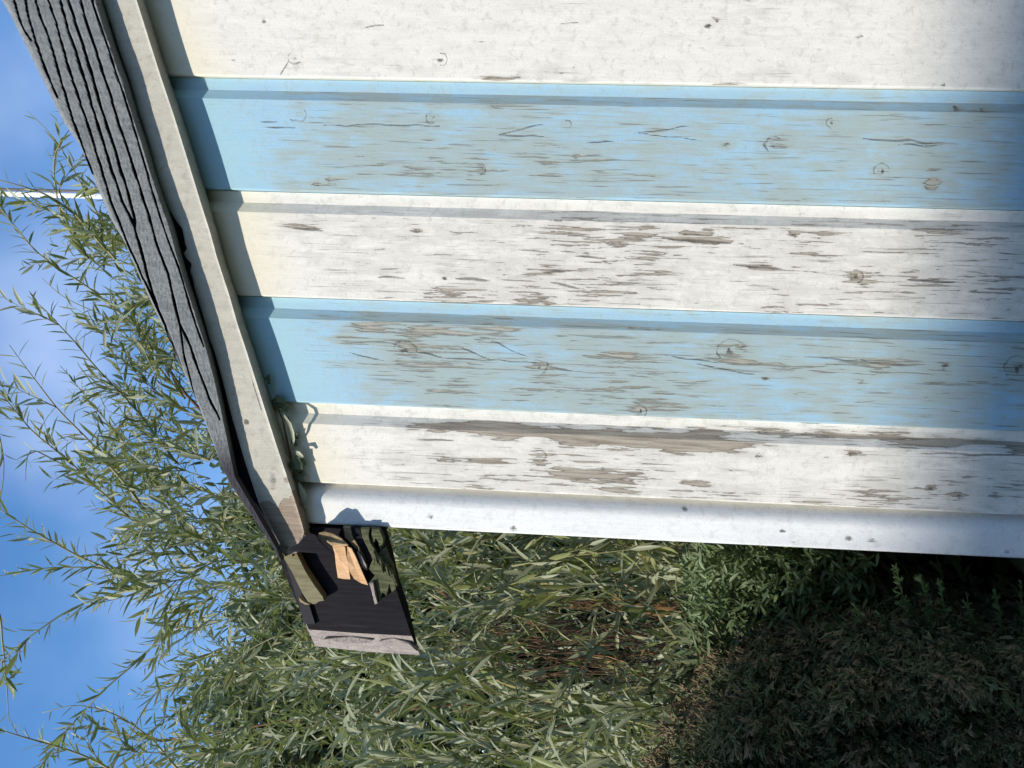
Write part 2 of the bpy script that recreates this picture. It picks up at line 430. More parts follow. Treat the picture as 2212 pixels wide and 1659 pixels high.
F[4] = [('base', 0.07), ('patch', 1000, 922, 180, 14, 0.40), ('patch', 1350, 945, 300, 20, 0.62), ('patch', 1500, 968, 130, 15, 0.6), ('patch', 1150, 930, 200, 12, 0.55), ('patch', 1900, 940, 460, 16, 0.50), ('patch', 2150, 965, 200, 14, 0.4),
        ('patch', 1270, 1030, 130, 24, 0.32), ('patch', 1060, 993, 50, 8, 0.5), ('patch', 1500, 1042, 40, 10, 0.6), ('patch', 1000, 1000, 200, 15, 0.15), ('spot', 1845, 980, 10), ('crack', 1990, 978, 2212, 985, 5),
        ('patch', 1250, 890, 700, 8, 0.35), ('spot', 2010, 1055, 6), ('spot', 2070, 1068, 6), ('spot', 2150, 1070, 5), ('patch', 1750, 1010, 250, 28, -0.35), ('knot', 1165, 985, 14), ('knot', 1640, 985, 6), ('patch', 830, 950, 90, 30, -0.2), ('patch', 1650, 1040, 160, 30, -0.1), ('patch', 1330, 1055, 60, 8, 0.4), ('crack', 900, 948, 980, 952, 4)]
lefts = rights[1:] + [X_TR_IN]
n_b = len(rights)
for i, (xr, xl) in enumerate(zip(rights, lefts)):
    vis = i - (n_b - 5)
    colour = 'w' if (vis % 2) == 0 else 'b'
    board(i + 1, xr, xl, colour, F.get(vis, []), vis >= 0)

# corner trim: rounded towards the boards
def corner_trim():
    W = X_TR_IN - X_CORN - 0.001
    prof = [(0.0005, 0.020), (0.0008, 0.0152)]
    for k in range(1, 12):
        t = k / 11.0
        prof.append((0.0008 + 0.0215 * t, -0.004 + 0.0190 * (1 - t) ** 2.1))
    for k in range(1, 13): prof.append((0.0223 + (W - 0.0223 - 0.003) * k / 12.0, -0.004))
    prof += [(W - 0.0012, -0.0036), (W - 0.0002, -0.0022), (W, 0.0), (W, 0.030)]
    zs = [0.03, 0.6] + list(np.arange(ZV0 - 0.05, rake(X_CORN) + 0.004, 0.003))
    verts = []; X = []
    for z in zs:
        for o, d in prof: verts.append((X_TR_IN - o, d, z))
    na = len(prof); faces = []
    for j in range(len(zs) - 1):
        for q in range(na - 1):
            a = j * na + q; faces.append((a, a + na, a + na + 1, a + 1))
    me = mesh('corner_trim', verts, faces, True)
    A = np.array(verts); X = A[:, 0]; Z = A[:, 2]
    wear = -0.40 + 0.14 * (vnoise(X * 40, Z * 9, 77) - 0.5) + 0.15 * sstep(0.035, 0.043, X_TR_IN - X) 
    dark = np.zeros(len(A))
    for cx, cy, r in ((930, 1113, 6), (1112, 1138, 6), (1480, 1100, 6), (1690, 1145, 5), (1830, 1160, 7), (1880, 1164, 5), (2170, 1190, 5), (1710, 1168, 5), (760, 1098, 2)):
        c = at(cx, cy, 0); d = np.sqrt((X - c.x) ** 2 + ((Z - c.z) * 0.6) ** 2)
        dark = np.maximum(dark, np.exp(-(d / (r / 1900)) ** 2) * (0.3 + vnoise(X * 300, Z * 300, 5))); wear += 0.5 * np.exp(-(d / (r / 1500)) ** 2)
    old = 1 - sstep(0.02, 0.12, rake(0) + SLOPE * X - Z)
    fattr(me, 'wear', wear); fattr(me, 'dark', dark); fattr(me, 'old', old)
    return link('corner_trim', me, shed, M_corner)
corner_trim()

# rake trim: cream painted fillet under the barge board
def interp(pts, y):
    ys = [p[1] for p in pts]; xs = [p[0] for p in pts]
    return float(np.interp(y, ys, xs))
TL = [(200, -60), (222, 0), (252, 95), (280, 175), (300, 247), (320, 307), (338, 379), (356, 437), (380, 477), (394, 494), (400, 526), (404, 537), (396, 548), (401, 557), (414, 570), (411, 586), (417, 605), (420, 621), (427, 645), (439, 684), (452, 732), (462, 757), (478, 811), (502, 905), (530, 1000), (560, 1090), (590, 1150), (607, 1182), (612, 1196)]
TRR = [(278, -60), (298, 0), (351, 168), (378, 247), (426, 402), (454, 494), (474, 565), (498, 637), (516, 700), (535, 757), (555, 820), (600, 960), (640, 1080), (655, 1130), (660, 1150), (655, 1165), (663, 1172), (640, 1184), (648, 1189), (640, 1196)]
def rake_trim():
    ys = np.concatenate([np.linspace(-60, 1140, 240), np.linspace(1144, 1196, 16)])
    TL2 = [(x, y) for x, y in TL]
    ss = np.linspace(0, 1, 26)
    verts = []; pix = []
    for y in ys:
        xl, xr = interp(TL2, y), interp(TRR, y)
        for s in ss:
            x = xl + (xr - xl) * s
            Y = -0.023 + 0.0022 * (max(0, s - 0.93) / 0.07) ** 2 + 0.002 * (max(0, 0.05 - s) / 0.05) ** 2
            Y += 0.0008 * math.sin(y * 0.013) - 0.0016 * math.exp(-((s - 0.955) / 0.025) ** 2)
            verts.append(at(x, y, Y)); pix.append((x, y, s))
    na = len(ss); nz = len(ys); faces = []
    for j in range(nz - 1):
        for q in range(na - 1):
            a = j * na + q; faces.append((a, a + 1, a + na + 1, a + na))
    n0 = len(verts)
    # side walls of the fillet go straight back to the boards
    for j in range(nz):
        for q, yb in ((0, -0.002), (na - 1, -0.0025)):
            v = verts[j * na + q]; verts.append(Vector((v.x, yb, v.z)))
    for j in range(nz - 1):
        faces.append((j * na, (j + 1) * na, n0 + 2 * (j + 1), n0 + 2 * j))
        faces.append((j * na + na - 1, n0 + 2 * j + 1, n0 + 2 * j + 3, (j + 1) * na + na - 1))
    k = (nz - 1) * na
    e0 = len(verts); verts += [Vector((verts[k + q].x, -0.002, verts[k + q].z)) for q in range(na)]
    for q in range(na - 1): faces.append((k + q, k + q + 1, e0 + q + 1, e0 + q))
    pix = np.array(pix); x, y, s = pix.T
    nz1 = vnoise(x * 0.045, y * 0.03, 31); nz2 = vnoise(x * 0.2, y * 0.08, 32)
    wear = -0.42 + 0.12 * (nz1 - 0.5) + 0.10 * (nz2 - 0.5)
    edge = 1066 + 30 * (nz1 - 0.5) * 2 + 28 * (0.5 - s) + 14 * (nz2 - .5)
    wear += 1.1 * sstep(-4, 6, y - edge)
    wear += 0.7 * np.exp(-((x - 590) / 9) ** 2 - ((y - 1035) / 22) ** 2)
    wear += 0.35 * np.exp(-((s - 0.93) / 0.07) ** 2) * sstep(750, 1000, y)
    dark = np.exp(-((x - 531) / 6) ** 2 - ((y - 912) / 7) ** 2) * (0.4 + nz2)
    dark = np.maximum(dark, 0.7 * np.exp(-((s - 0.85) / 0.03) ** 2) * sstep(800, 830, y) * (1 - sstep(880, 900, y)))
    dark = np.maximum(dark, 0.9 * np.exp(-((x - 618) / 5) ** 2 - ((y - 1183) / 6) ** 2))
    dark = np.maximum(dark, 0.9 * np.exp(-((x - 650) / 6) ** 2 - ((y - 1168) / 7) ** 2))
    pad = [0.0] * (len(verts) - len(pix))
    me = mesh('rake_trim', verts, faces)
    fattr(me, 'wear', list(wear) + pad); fattr(me, 'dark', list(dark) + pad); fattr(me, 'old', list(0.25 * nz1) + pad)
    link('rake_trim', me, shed, M_trim)
rake_trim()
for q in ([(600, 1178), (612, 1170), (618, 1202), (608, 1196)], [(622, 1180), (634, 1178), (632, 1203), (625, 1196)], [(646, 1160), (660, 1152), (664, 1170), (655, 1176)], [(640, 1176), (650, 1170), (656, 1192), (646, 1186)]):
    slab(q, -0.0215, -0.006, 'trim_splinter', M_stub, shed)

# barge board: grey, curved, with long dark cracks running along it
BL = [(-20, -60), (4, 0), (21, 29), (67, 121), (117, 222), (137, 263), (173, 314), (199, 377), (221, 429), (237, 469), (262, 510), (274, 533), (306, 608), (336, 673), (376, 757), (401, 812), (425, 865), (450, 930), (476, 1000), (500, 1050), (545, 1115), (590, 1182), (604, 1212)]
BR = [(192, -60), (213, 0), (241, 95), (270, 175), (291, 247), (311, 307), (332, 379), (351, 437), (370, 490), (385, 549), (401, 605), (417, 653), (433, 705), (449, 757), (463, 811), (478, 880), (492, 950), (508, 1030), (552, 1105), (598, 1186), (608, 1212)]
LINES = [[(12.0, -60.0), (30.2, 0.0), (41.3, 36.5), (54.0, 66.7), (68.3, 87.3)], [(39.6, -60.0), (54.0, 0.0), (63.5, 39.7), (79.4, 95.2), (98.4, 147.6), (122.2, 209.5)], [(55.2, -60.0), (76.2, 0.0), (98.4, 63.5), (109.5, 95.2), (122.2, 134.9), (134.9, 185.7), (158.7, 263.3), (168.4, 285.0), (189.1, 342.1), (200.2, 373.9)], [(83.4, -60.0), (104.8, 0.0), (120.6, 44.4), (133.3, 95.2), (147.6, 139.7), (163.5, 193.7), (185.7, 254.0), (197.0, 289.8), (212.9, 342.1), (227.2, 392.9), (239.9, 437.4), (265.3, 500.9), (283.8, 544.6), (312.4, 604.9), (337.8, 658.9), (353.7, 700.1)], [(112.2, -60.0), (129.4, 0.0), (147.6, 63.5), (165.1, 114.3), (182.5, 171.4), (207.9, 254.0), (220.8, 297.7), (235.1, 345.3), (249.4, 389.8), (262.1, 431.0), (282.7, 472.3), (292.2, 491.3)], [(125.8, -60.0), (146.8, 0.0), (165.1, 52.4), (181.0, 103.2), (196.8, 155.6), (211.1, 206.3), (227.0, 254.0), (246.2, 315.2), (265.3, 378.6), (281.1, 429.4), (292.2, 481.8), (291.8, 493.8), (309.2, 557.3), (326.7, 620.8), (342.6, 668.4), (360.0, 712.8), (372, 740), (392, 800)], [(156.5, -60.0), (173.8, 0.0), (192.1, 63.5), (209.5, 115.9), (225.4, 166.7), (254.0, 254.0), (268.4, 299.3), (287.5, 356.4), (309.7, 426.3), (328.7, 489.8), (329.9, 493.8), (337.8, 520.8), (363.2, 592.2), (379.1, 660.5), (387.0, 697.0), (410.8, 747.8), (428, 800), (451, 855), (474, 905)], [(387.0, 697.0), (391.0, 724.0), (394.9, 757.1), (402, 790), (418, 845), (435, 900)], [(180.8, -60.0), (200.0, 0.0), (212.7, 39.7), (242.9, 131.7), (282.5, 254.0), (300.2, 310.4), (319.2, 373.9), (338.3, 445.3), (357.3, 500.9), (372.7, 541.4), (394.9, 604.9), (414.0, 673.2), (439.4, 747.8)]]
def barge_board():
    ys = np.linspace(-60, 1212, 420); ss = np.linspace(0, 1, 72)
    px = np.zeros((len(ys), len(ss))); py = np.zeros_like(px); S = np.zeros_like(px)
    for j, y in enumerate(ys):
        xl, xr = interp(BL, y), interp(BR, y)
        px[j] = xl + (xr - xl) * ss; py[j] = y; S[j] = ss
    P = np.stack([px.ravel(), py.ravel()], 1)
    wob = (vnoise(P[:, 0] * 0.02, P[:, 1] * 0.03, 3) - 0.5) * 3 + (vnoise(P[:, 0] * 0.05, P[:, 1] * 0.2, 3) - 0.5) * 0.8
    P[:, 0] += wob
    g = np.zeros(len(P))
    widths = [1.7, 2.0, 2.0, 2.1, 2.4, 2.6, 2.2, 1.6, 1.6]
    for ln, w in zip(LINES, widths):
        for a, b in zip(ln[:-1], ln[1:]):
            d, t = seg(P, a, b)
            ww = w * (0.65 + 0.7 * vnoise(P[:, 0] * 0.01, P[:, 1] * 0.04, 8))
            g = np.maximum(g, np.exp(-(d / ww) ** 4))
    P[:, 0] -= wob
    s = S.ravel()
    rough = 0.0006 * (vnoise(P[:, 0] * 0.3, P[:, 1] * 0.12, 12) - 0.5)
    Y = -0.0380 + 0.0075 * g + rough + 0.006 * np.clip((0.06 - s) / 0.06, 0, 1) ** 2 + 0.004 * np.clip((s - 0.95) / 0.05, 0, 1) ** 2
    verts = [at(x, y, Yv) for (x, y), Yv in zip(P, Y)]
    na = len(ss); nz = len(ys); faces = []
    for j in range(nz - 1):
        for q in range(na - 1):
            a = j * na + q; faces.append((a, a + 1, a + na + 1, a + na))
    n0 = len(verts)
    for j in range(nz):
        for q in (0, na - 1):
            v = verts[j * na + q]; verts.append(Vector((v.x, -0.0245, v.z)))
    for j in range(nz - 1):
        faces.append((j * na, (j + 1) * na, n0 + 2 * (j + 1), n0 + 2 * j))
        faces.append((j * na + na - 1, n0 + 2 * j + 1, n0 + 2 * j + 3, (j + 1) * na + na - 1))
        faces.append((n0 + 2 * j, n0 + 2 * j + 2, n0 + 2 * j + 3, n0 + 2 * j + 1))
    me = mesh('barge_board', verts, faces)
    rot = 1.0 * sstep(0.0, 1.0, (P[:, 1] - 930) / 90.0)  # turns the barge board dark towards its lower end
    fattr(me, 'crack', list(g) + [0.6] * (len(verts) - len(g)))
    fattr(me, 'rot', list(rot) + [0.3] * (len(verts) - len(g)))
    m, nt, b, out = new_mat('cracked_grey_wood'); N = NT(nt)
    f = N.noise(N.coord((1, 1, 0.22)), 190, 4, 0.6, 0.5); t = N.noise(N.coord(), 400, 3, 0.6); bg_ = N.noise(N.coord(), 40, 3)
    c = N.mix(N.rng(f, 0.35, 0.65), (0.155, 0.163, 0.168), (0.225, 0.23, 0.222))
    c = N.mix(N.rng(t, 0.54, 0.62, 0, 0.6), c, (0.075, 0.08, 0.09))
    c = N.mix(N.rng(bg_, 0.4, 0.7, 0, 0.4), c, (0.20, 0.225, 0.22))
    c = N.mix(N.attr('rot'), c, (0.035, 0.03, 0.04))
    c = N.mix(N.rng(N.attr('crack'), 0.25, 0.7), c, (0.018, 0.015, 0.02))
    nt.links.new(c, b.inputs['Base Color']); b.inputs['Roughness'].default_value = 0.85
    N.bump(N.math('ADD', f, N.math('MULTIPLY', t, 0.8)), 0.6, 0.0007, b)
    link('barge_board', me, shed, m)
barge_board()

def filler():  # added dark strip, fills the shaded gap between barge board and trim
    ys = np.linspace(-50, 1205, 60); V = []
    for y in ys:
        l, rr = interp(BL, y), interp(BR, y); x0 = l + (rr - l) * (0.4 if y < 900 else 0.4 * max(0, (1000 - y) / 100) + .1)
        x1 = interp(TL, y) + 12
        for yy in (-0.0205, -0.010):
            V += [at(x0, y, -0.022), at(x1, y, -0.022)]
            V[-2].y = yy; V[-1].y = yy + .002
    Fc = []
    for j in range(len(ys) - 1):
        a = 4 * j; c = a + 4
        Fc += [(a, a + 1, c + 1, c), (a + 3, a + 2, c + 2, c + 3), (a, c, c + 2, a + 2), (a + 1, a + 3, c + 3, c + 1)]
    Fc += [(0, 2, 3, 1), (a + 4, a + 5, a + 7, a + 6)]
    me = mesh('gap_filler', V, Fc); link('gap_filler', me, shed, M_dark)
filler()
# roof panels: run back from the barge, both pitches
SHED_D = 1.25
OV = 0.135                                                     # overhang past the side wall
def roof_panel(sgn):
    mb = MB()
    xe = X_CORN - OV
    def P(x, lift): 
        xx = x if sgn > 0 else 2 * PEAK_X - x
        return (xx, rake(x) + lift)
    a, e = P(xe + 0.012, -0.012), P(PEAK_X, -0.012)
    t = 0.013
    v = []
    for y in (-0.010, SHED_D + 0.06):
        v += [(a[0], y, a[1]), (e[0], y, e[1]), (e[0], y, e[1] + t), (a[0], y, a[1] + t)]
    mb.add(v, [(0, 1, 2, 3), (7, 6, 5, 4), (0, 4, 5, 1), (3, 2, 6, 7), (0, 3, 7, 4), (1, 5, 6, 2)])
    mb.build('roof_panel', M_felt, shed)
roof_panel(1); roof_panel(-1)
# mirrored barge and trim on the far pitch (out of the picture), side and back walls, bottom rail
mb = MB()
for xa, xb in ((PEAK_X, X_RIGHT_END + OV),):
    za, zb_ = rake(xa), rake(xb)
    for y0, y1, d0, d1 in ((-0.058, -0.036, 0.03, 0.12), (-0.032, -0.002, -0.02, 0.03)):
        v = []
        for y in (y0, y1): v += [(xa + 0.02, y, za + d0 - 0.02), (xb, y, zb_ + d0), (xb, y, zb_ + d1 * 0.6), (xa + 0.02, y, za + d1 * 0.6 - 0.0)]
        mb.add(v, [(0, 1, 2, 3), (7, 6, 5, 4), (0, 4, 5, 1), (1, 5, 6, 2), (2, 6, 7, 3), (3, 7, 4, 0)])
mb.build('barge_board', M_grey, shed)
for x0, x1 in ((X_CORN + 0.004, X_CORN + 0.022), (X_RIGHT_END - 0.018, X_RIGHT_END)):
    mb = MB(); mb.box(x0, x1, 0.0305, SHED_D, 0.06, rake(X_CORN) - 0.01); mb.build('side_wall', M_moss, shed)
mb = MB(); mb.box(X_CORN + 0.022, X_RIGHT_END - 0.018, SHED_D - 0.02, SHED_D, 0.06, rake(X_CORN) - 0.01); mb.build('back_wall', M_moss, shed)

# the wide dark eave board sticking out past the corner, plumb cut with pale end grain
def eave_board():
    Yf, Yb = -0.006, 0.020
    xc_ = X_CORN - 0.0015
    front = [(575, 1150), (604, 1212), (630, 1275), (648, 1318), (667, 1360), (778, 1368), (889, 1374), (872, 1322), (852, 1262), (838, 1200), (822, 1139), (700, 1133.5)]
    fr = [at(px, py, Yf) for px, py in front]
    for p in fr:
        if p.x > xc_: p.x = xc_
    end_out = [at(681, 1396, Yb - 0.006), at(795, 1408, Yb - 0.006), at(907, 1415, Yb - 0.006)]
    v = list(fr); n = len(fr)
    bk = [Vector((p.x, Yb, p.z)) for p in fr]
    bk[4], bk[5], bk[6] = end_out
    v += bk
    f = [tuple(range(n))]
    for i in range(n): f.append((i, (i + 1) % n, n + (i + 1) % n, n + i))
    f.append(tuple(range(n, 2 * n))[::-1])
    import bmesh
    me = mesh('eave_board', v, f)
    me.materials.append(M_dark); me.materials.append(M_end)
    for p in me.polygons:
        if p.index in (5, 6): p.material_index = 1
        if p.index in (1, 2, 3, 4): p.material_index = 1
    bm = bmesh.new(); bm.from_mesh(me)
    bmesh.ops.recalc_face_normals(bm, faces=bm.faces)
    bmesh.ops.triangulate(bm, faces=[q for q in bm.faces if len(q.verts) > 4])
    bm.to_mesh(me); bm.free()
    return link('eave_board', me, shed)
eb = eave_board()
def z1(l): return [(x * 0.3968 + 439, y * 0.3968 + 823) for x, y in l]
def sub(o): return o
# pale splintered lip along the end grain
for q in ([(700, 1380), (760, 1374), (806, 1382), (800, 1388), (740, 1390)], [(820, 1384), (850, 1377), (884, 1388), (902, 1406), (870, 1400), (838, 1396)]):
    slab(q, -0.0035, 0.008, 'splinter', M_end, eb)

# stub of batten continuing below the trim
slab([(606, 1192), (636, 1184), (660, 1232), (680, 1262), (699, 1290), (701, 1297), (690, 1299), (681, 1305), (668, 1304), (654, 1282), (632, 1238)], -0.0185, -0.007, 'batten_stub', M_stub, shed)
slab([(646, 1290), (660, 1300), (672, 1306), (660, 1306), (648, 1300)], -0.020, -0.008, 'batten_splinter', M_husk, shed)

# torn timber: fresh orange split wood curling out of the eave board
def curled(polys, mat, name, parent):
    mb = MB()
    for poly, ys in polys:
        n = len(poly); fr = [at(x, y, yy) for (x, y), yy in zip(poly, ys)]
        c = sum(fr, Vector()) / n + Vector((0, -0.002, 0))
        bk = [p + Vector((0, 0.0025, 0)) for p in fr]
        v = fr + bk + [c, c + Vector((0, 0.0025, 0))]
        f = [(i, (i + 1) % n, 2 * n) for i in range(n)] + [(n + (i + 1) % n, n + i, 2 * n + 1) for i in range(n)]
        f += [((i + 1) % n, i, n + i, n + (i + 1) % n) for i in range(n)]
        mb.add(v, f)
    return mb.build(name, mat, parent)
o1 = z1([(700, 885), (745, 890), (772, 905), (778, 950), (790, 1010), (800, 1080), (765, 1078), (733, 1072), (722, 1000), (716, 940)])
curled([(o1, [-.014, -.016, -.018, -.022, -.022, -.014, -.012, -.010, -.011, -.012])], M_orange, 'split_wood', eb)
o2 = z1([(782, 900), (806, 912), (830, 958), (852, 1010), (874, 1060), (897, 1112), (862, 1102), (822, 1078), (798, 1040), (784, 980)])
curled([(o2, [-.024, -.026, -.027, -.024, -.020, -.010, -.010, -.014, -.020, -.024])], M_orange, 'split_wood', eb)
o3 = z1([(618, 842), (632, 826), (660, 822), (705, 834), (750, 858), (790, 896), (770, 900), (735, 892), (700, 896), (676, 878), (660, 850), (642, 862), (626, 860)])
curled([(o3, [-.034, -.036, -.034, -.030, -.027, -.022, -.018, -.016, -.016, -.018, -.026, -.034, -.036])], M_husk, 'curled_splinter', eb)
o4 = z1([(836, 930), (862, 955), (885, 1000), (893, 1030), (872, 1022), (852, 990)])
curled([(o4, [-.020, -.022, -.020, -.016, -.016, -.018])], M_end, 'splinter', eb)
# aim points for the small shadow on the corner trim, unused
mb = MB()
q0 = at(690, 1158, -0.012); 
tgt = at(748, 1112, -0.004)
q1 = tgt - SUN_L * (0.045 / SUN_L.y)
mb2 = MB()
# mossy, flaking strips
mo = [([(762, 792), (800, 795), (815, 845), (850, 900), (885, 960), (900, 1010), (880, 1000), (850, 930), (800, 880), (772, 850)], M_husk, -0.010, 'old_strip'),
      ([(806, 795), (850, 797), (868, 850), (905, 905), (925, 960), (905, 1000), (880, 950), (850, 890), (822, 850)], M_dark, -0.013, 'old_strip'),
      ([(856, 800), (905, 800), (900, 840), (915, 880), (945, 930), (930, 1000), (915, 950), (885, 890), (866, 850)], M_moss, -0.015, 'mossy_strip'),
      ([(912, 800), (960, 802), (985, 860), (980, 905), (965, 930), (958, 880), (935, 850), (925, 900), (912, 850)], M_moss, -0.012, 'mossy_strip'),
      ([(930, 960), (965, 930), (990, 905), (1010, 960), (1035, 1010), (1048, 1080), (1052, 1130), (1030, 1150), (1018, 1100), (1000, 1170), (975, 1150), (965, 1195), (935, 1215), (922, 1160), (903, 1100), (935, 1060), (900, 1020)], M_moss, -0.014, 'mossy_strip'),
      ([(905, 1100), (925, 1095), (940, 1160), (950, 1210), (935, 1217), (922, 1165)], M_end, -0.019, 'splinter')]
for poly, m_, yy, nm in mo: slab(z1(poly), yy, yy + 0.006, nm, m_, eb)
for k in range(16):
    x = 925 + 8 * k * 0.9; y0 = 930 + 8 * k
    q = z1([(x, y0), (x + 7, y0 + 3), (x + 26 + rng.uniform(-6, 6), y0 + 60 + rng.uniform(-10, 16)), (x + 18, y0 + 62)])
    slab(q, -0.020 - rng.uniform(0, .004), -0.015, 'moss_tuft', M_moss, eb)

# added flap outline, traced back along the sun from its rounded shadow
mb = MB()
src = [at(x, y, -0.004) for x, y in ((700, 1134), (726, 1118), (738, 1104), (750, 1096), (762, 1100), (772, 1114), (786, 1128), (800, 1140))]
K = 0.034
fr = [p - SUN_L * (K / SUN_L.y) for p in src]
n = len(fr)
mb.add(fr + [p + Vector((0, 0.0022, 0)) for p in fr], [tuple(range(n)), tuple(range(n, 2 * n))[::-1]] + [(i, (i + 1) % n, n + (i + 1) % n, n + i) for i in range(n)])
print('bump caster px', [tuple(round(c) for c in proj(p)) for p in fr])
BUMP = mb

# ------------------------------------------------------------------ leaves
def leaf_mat(name, top, under, yel, trans=0.35, rough=0.45, y0=0.82, y1=0.95):
    m, nt, b, out = new_mat(name); N = NT(nt)
    r = N.attr('rnd'); geo = nt.nodes.new('ShaderNodeNewGeometry')
    t = N.mix(N.rng(r, 0.0, 1.0, 0, 1, False), top, tuple(c * 1.7 for c in top))
    t = N.mix(N.rng(r, y0, y1), t, yel)
    u = N.mix(N.rng(r, 0.80, 0.97), under, yel)
    c = N.mix(geo.outputs['Backfacing'], t, u)
    nt.links.new(c, b.inputs['Base Color']); b.inputs['Roughness'].default_value = rough
    b.inputs['Specular IOR Level'].default_value = 0.4
    tr = nt.nodes.new('ShaderNodeBsdfTranslucent'); mx = nt.nodes.new('ShaderNodeMixShader')
    nt.links.new(N.mix(0.5, c, (0.20, 0.26, 0.05)), tr.inputs[0])
    mx.inputs[0].default_value = trans
    nt.links.new(b.outputs[0], mx.inputs[1]); nt.links.new(tr.outputs[0], mx.inputs[2]); nt.links.new(mx.outputs[0], out.inputs[0])
    return m
M_leaf = leaf_mat('willow_leaf', (0.19, 0.205, 0.075), (0.39, 0.405, 0.26), (0.42, 0.34, 0.13), 0.38)
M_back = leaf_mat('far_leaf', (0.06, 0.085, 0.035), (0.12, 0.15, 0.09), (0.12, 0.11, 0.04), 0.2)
M_shrub = leaf_mat('shrub_needle', (0.11, 0.155, 0.05), (0.14, 0.19, 0.08), (0.24, 0.22, 0.09), 0.25)
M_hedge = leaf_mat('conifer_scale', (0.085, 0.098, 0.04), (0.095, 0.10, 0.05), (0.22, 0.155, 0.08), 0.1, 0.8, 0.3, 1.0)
m_twig, nt, b, _ = new_mat('willow_bark'); N = NT(nt)
nt.links.new(N.mix(N.rng(N.attr('rnd'), 0, 1, 0, 1, False), (0.19, 0.20, 0.09), (0.30, 0.26, 0.11)), b.inputs['Base Color']); b.inputs['Roughness'].default_value = 0.6
m_bark = wood_mat('brown_bark', (0.09, 0.05, 0.03), (0.16, 0.09, 0.05), (0.03, 0.02, 0.015), (1, 1, 0.15), 60, 0.9, None, 1.0)

def leaf_geo(p, d, nrm, L, W, curl):
    """lanceolate leaf folded along its midrib"""
    d = d.normalized(); s = d.cross(nrm).normalized(); n = s.cross(d)
    def P(t, w, h): return p + d * (L * t) + s * (W * w) + n * (h * W - curl * L * t * t)
    v = [p, P(.30, -.42, .18), P(.30, 0, 0), P(.30, .42, .18), P(.66, -.36, .15), P(.66, 0, 0), P(.66, .36, .15), P(1, 0, 0)]
    f = [(0, 1, 2), (0, 2, 3), (1, 4, 5, 2), (2, 5, 6, 3), (4, 7, 5), (5, 7, 6)]
    return v, f

def rv(k=1.0): return Vector((rng.gauss(0, 1), rng.gauss(0, 1), rng.gauss(0, 1))) * k

leaf_list = []      # (p, d, n, L, W, curl, rnd)
twigs = []          # (pts, radii, rnd)
def shoot(p, d, L, size=1.0, sub=0, droop=0.0, rad=0.0022, dens=1.0, a0=0.45, a1=0.95):
    n = max(5, int(L / 0.03)); pts = [Vector(p)]; d = d.normalized()
    bend = rv(0.05)
    for i in range(n):
        d = (d + bend + rv(0.035) + Vector((0, 0, -droop))).normalized()
        pts.append(pts[-1] + d * (L / n))
    radii = [rad * (1 - 0.8 * i / n) for i in range(n + 1)]
    tw = (pts, radii, rng.random()); twigs.append(tw)
    s = 0.0; k = 0; step = 0.0125 / dens
    phi = rng.uniform(0, 6.28)
    base = rng.random()
    while s < L:
        t = s / L; i = min(n - 1, int(t * n)); f = t * n - i
        q = pts[i].lerp(pts[i + 1], f); ax = (pts[i + 1] - pts[i]).normalized()
        u = ax.cross(Vector((0.3, 0.5, 0.81))).normalized(); w = ax.cross(u)
        phi += 2.4 + rng.uniform(-.4, .4)
        side = u * math.cos(phi) + w * math.sin(phi)
        ang = rng.uniform(a0, a1)
        ld = ax * math.cos(ang) + side * math.sin(ang)
        nn = (ax * math.sin(ang) - side * math.cos(ang)) + rv(0.25)
        l = size * rng.uniform(0.055, 0.092) * (1 - 0.45 * t ** 3) * (0.6 + 0.4 * min(1, t * 5))
        if rng.random() < 0.93:
            r_ = 0.75 * rng.random() + 0.25 * base
            leaf_list.append((q, ld, -nn if nn.dot(Vector((0, -1, 0.3))) < 0 and rng.random() < .3 else nn, l, l * rng.uniform(0.15, 0.22), rng.uniform(0.0, 0.28), r_))
        s += step * rng.uniform(0.7, 1.4)
    for k in range(sub):
        i = rng.randint(int(n * .15), int(n * .7))
        dd = ((pts[i + 1] - pts[i]).normalized() + rv(0.35)).normalized()
        shoot(pts[i], dd, L * rng.uniform(0.3, 0.55), size, 0, droop, rad * 0.7, dens)

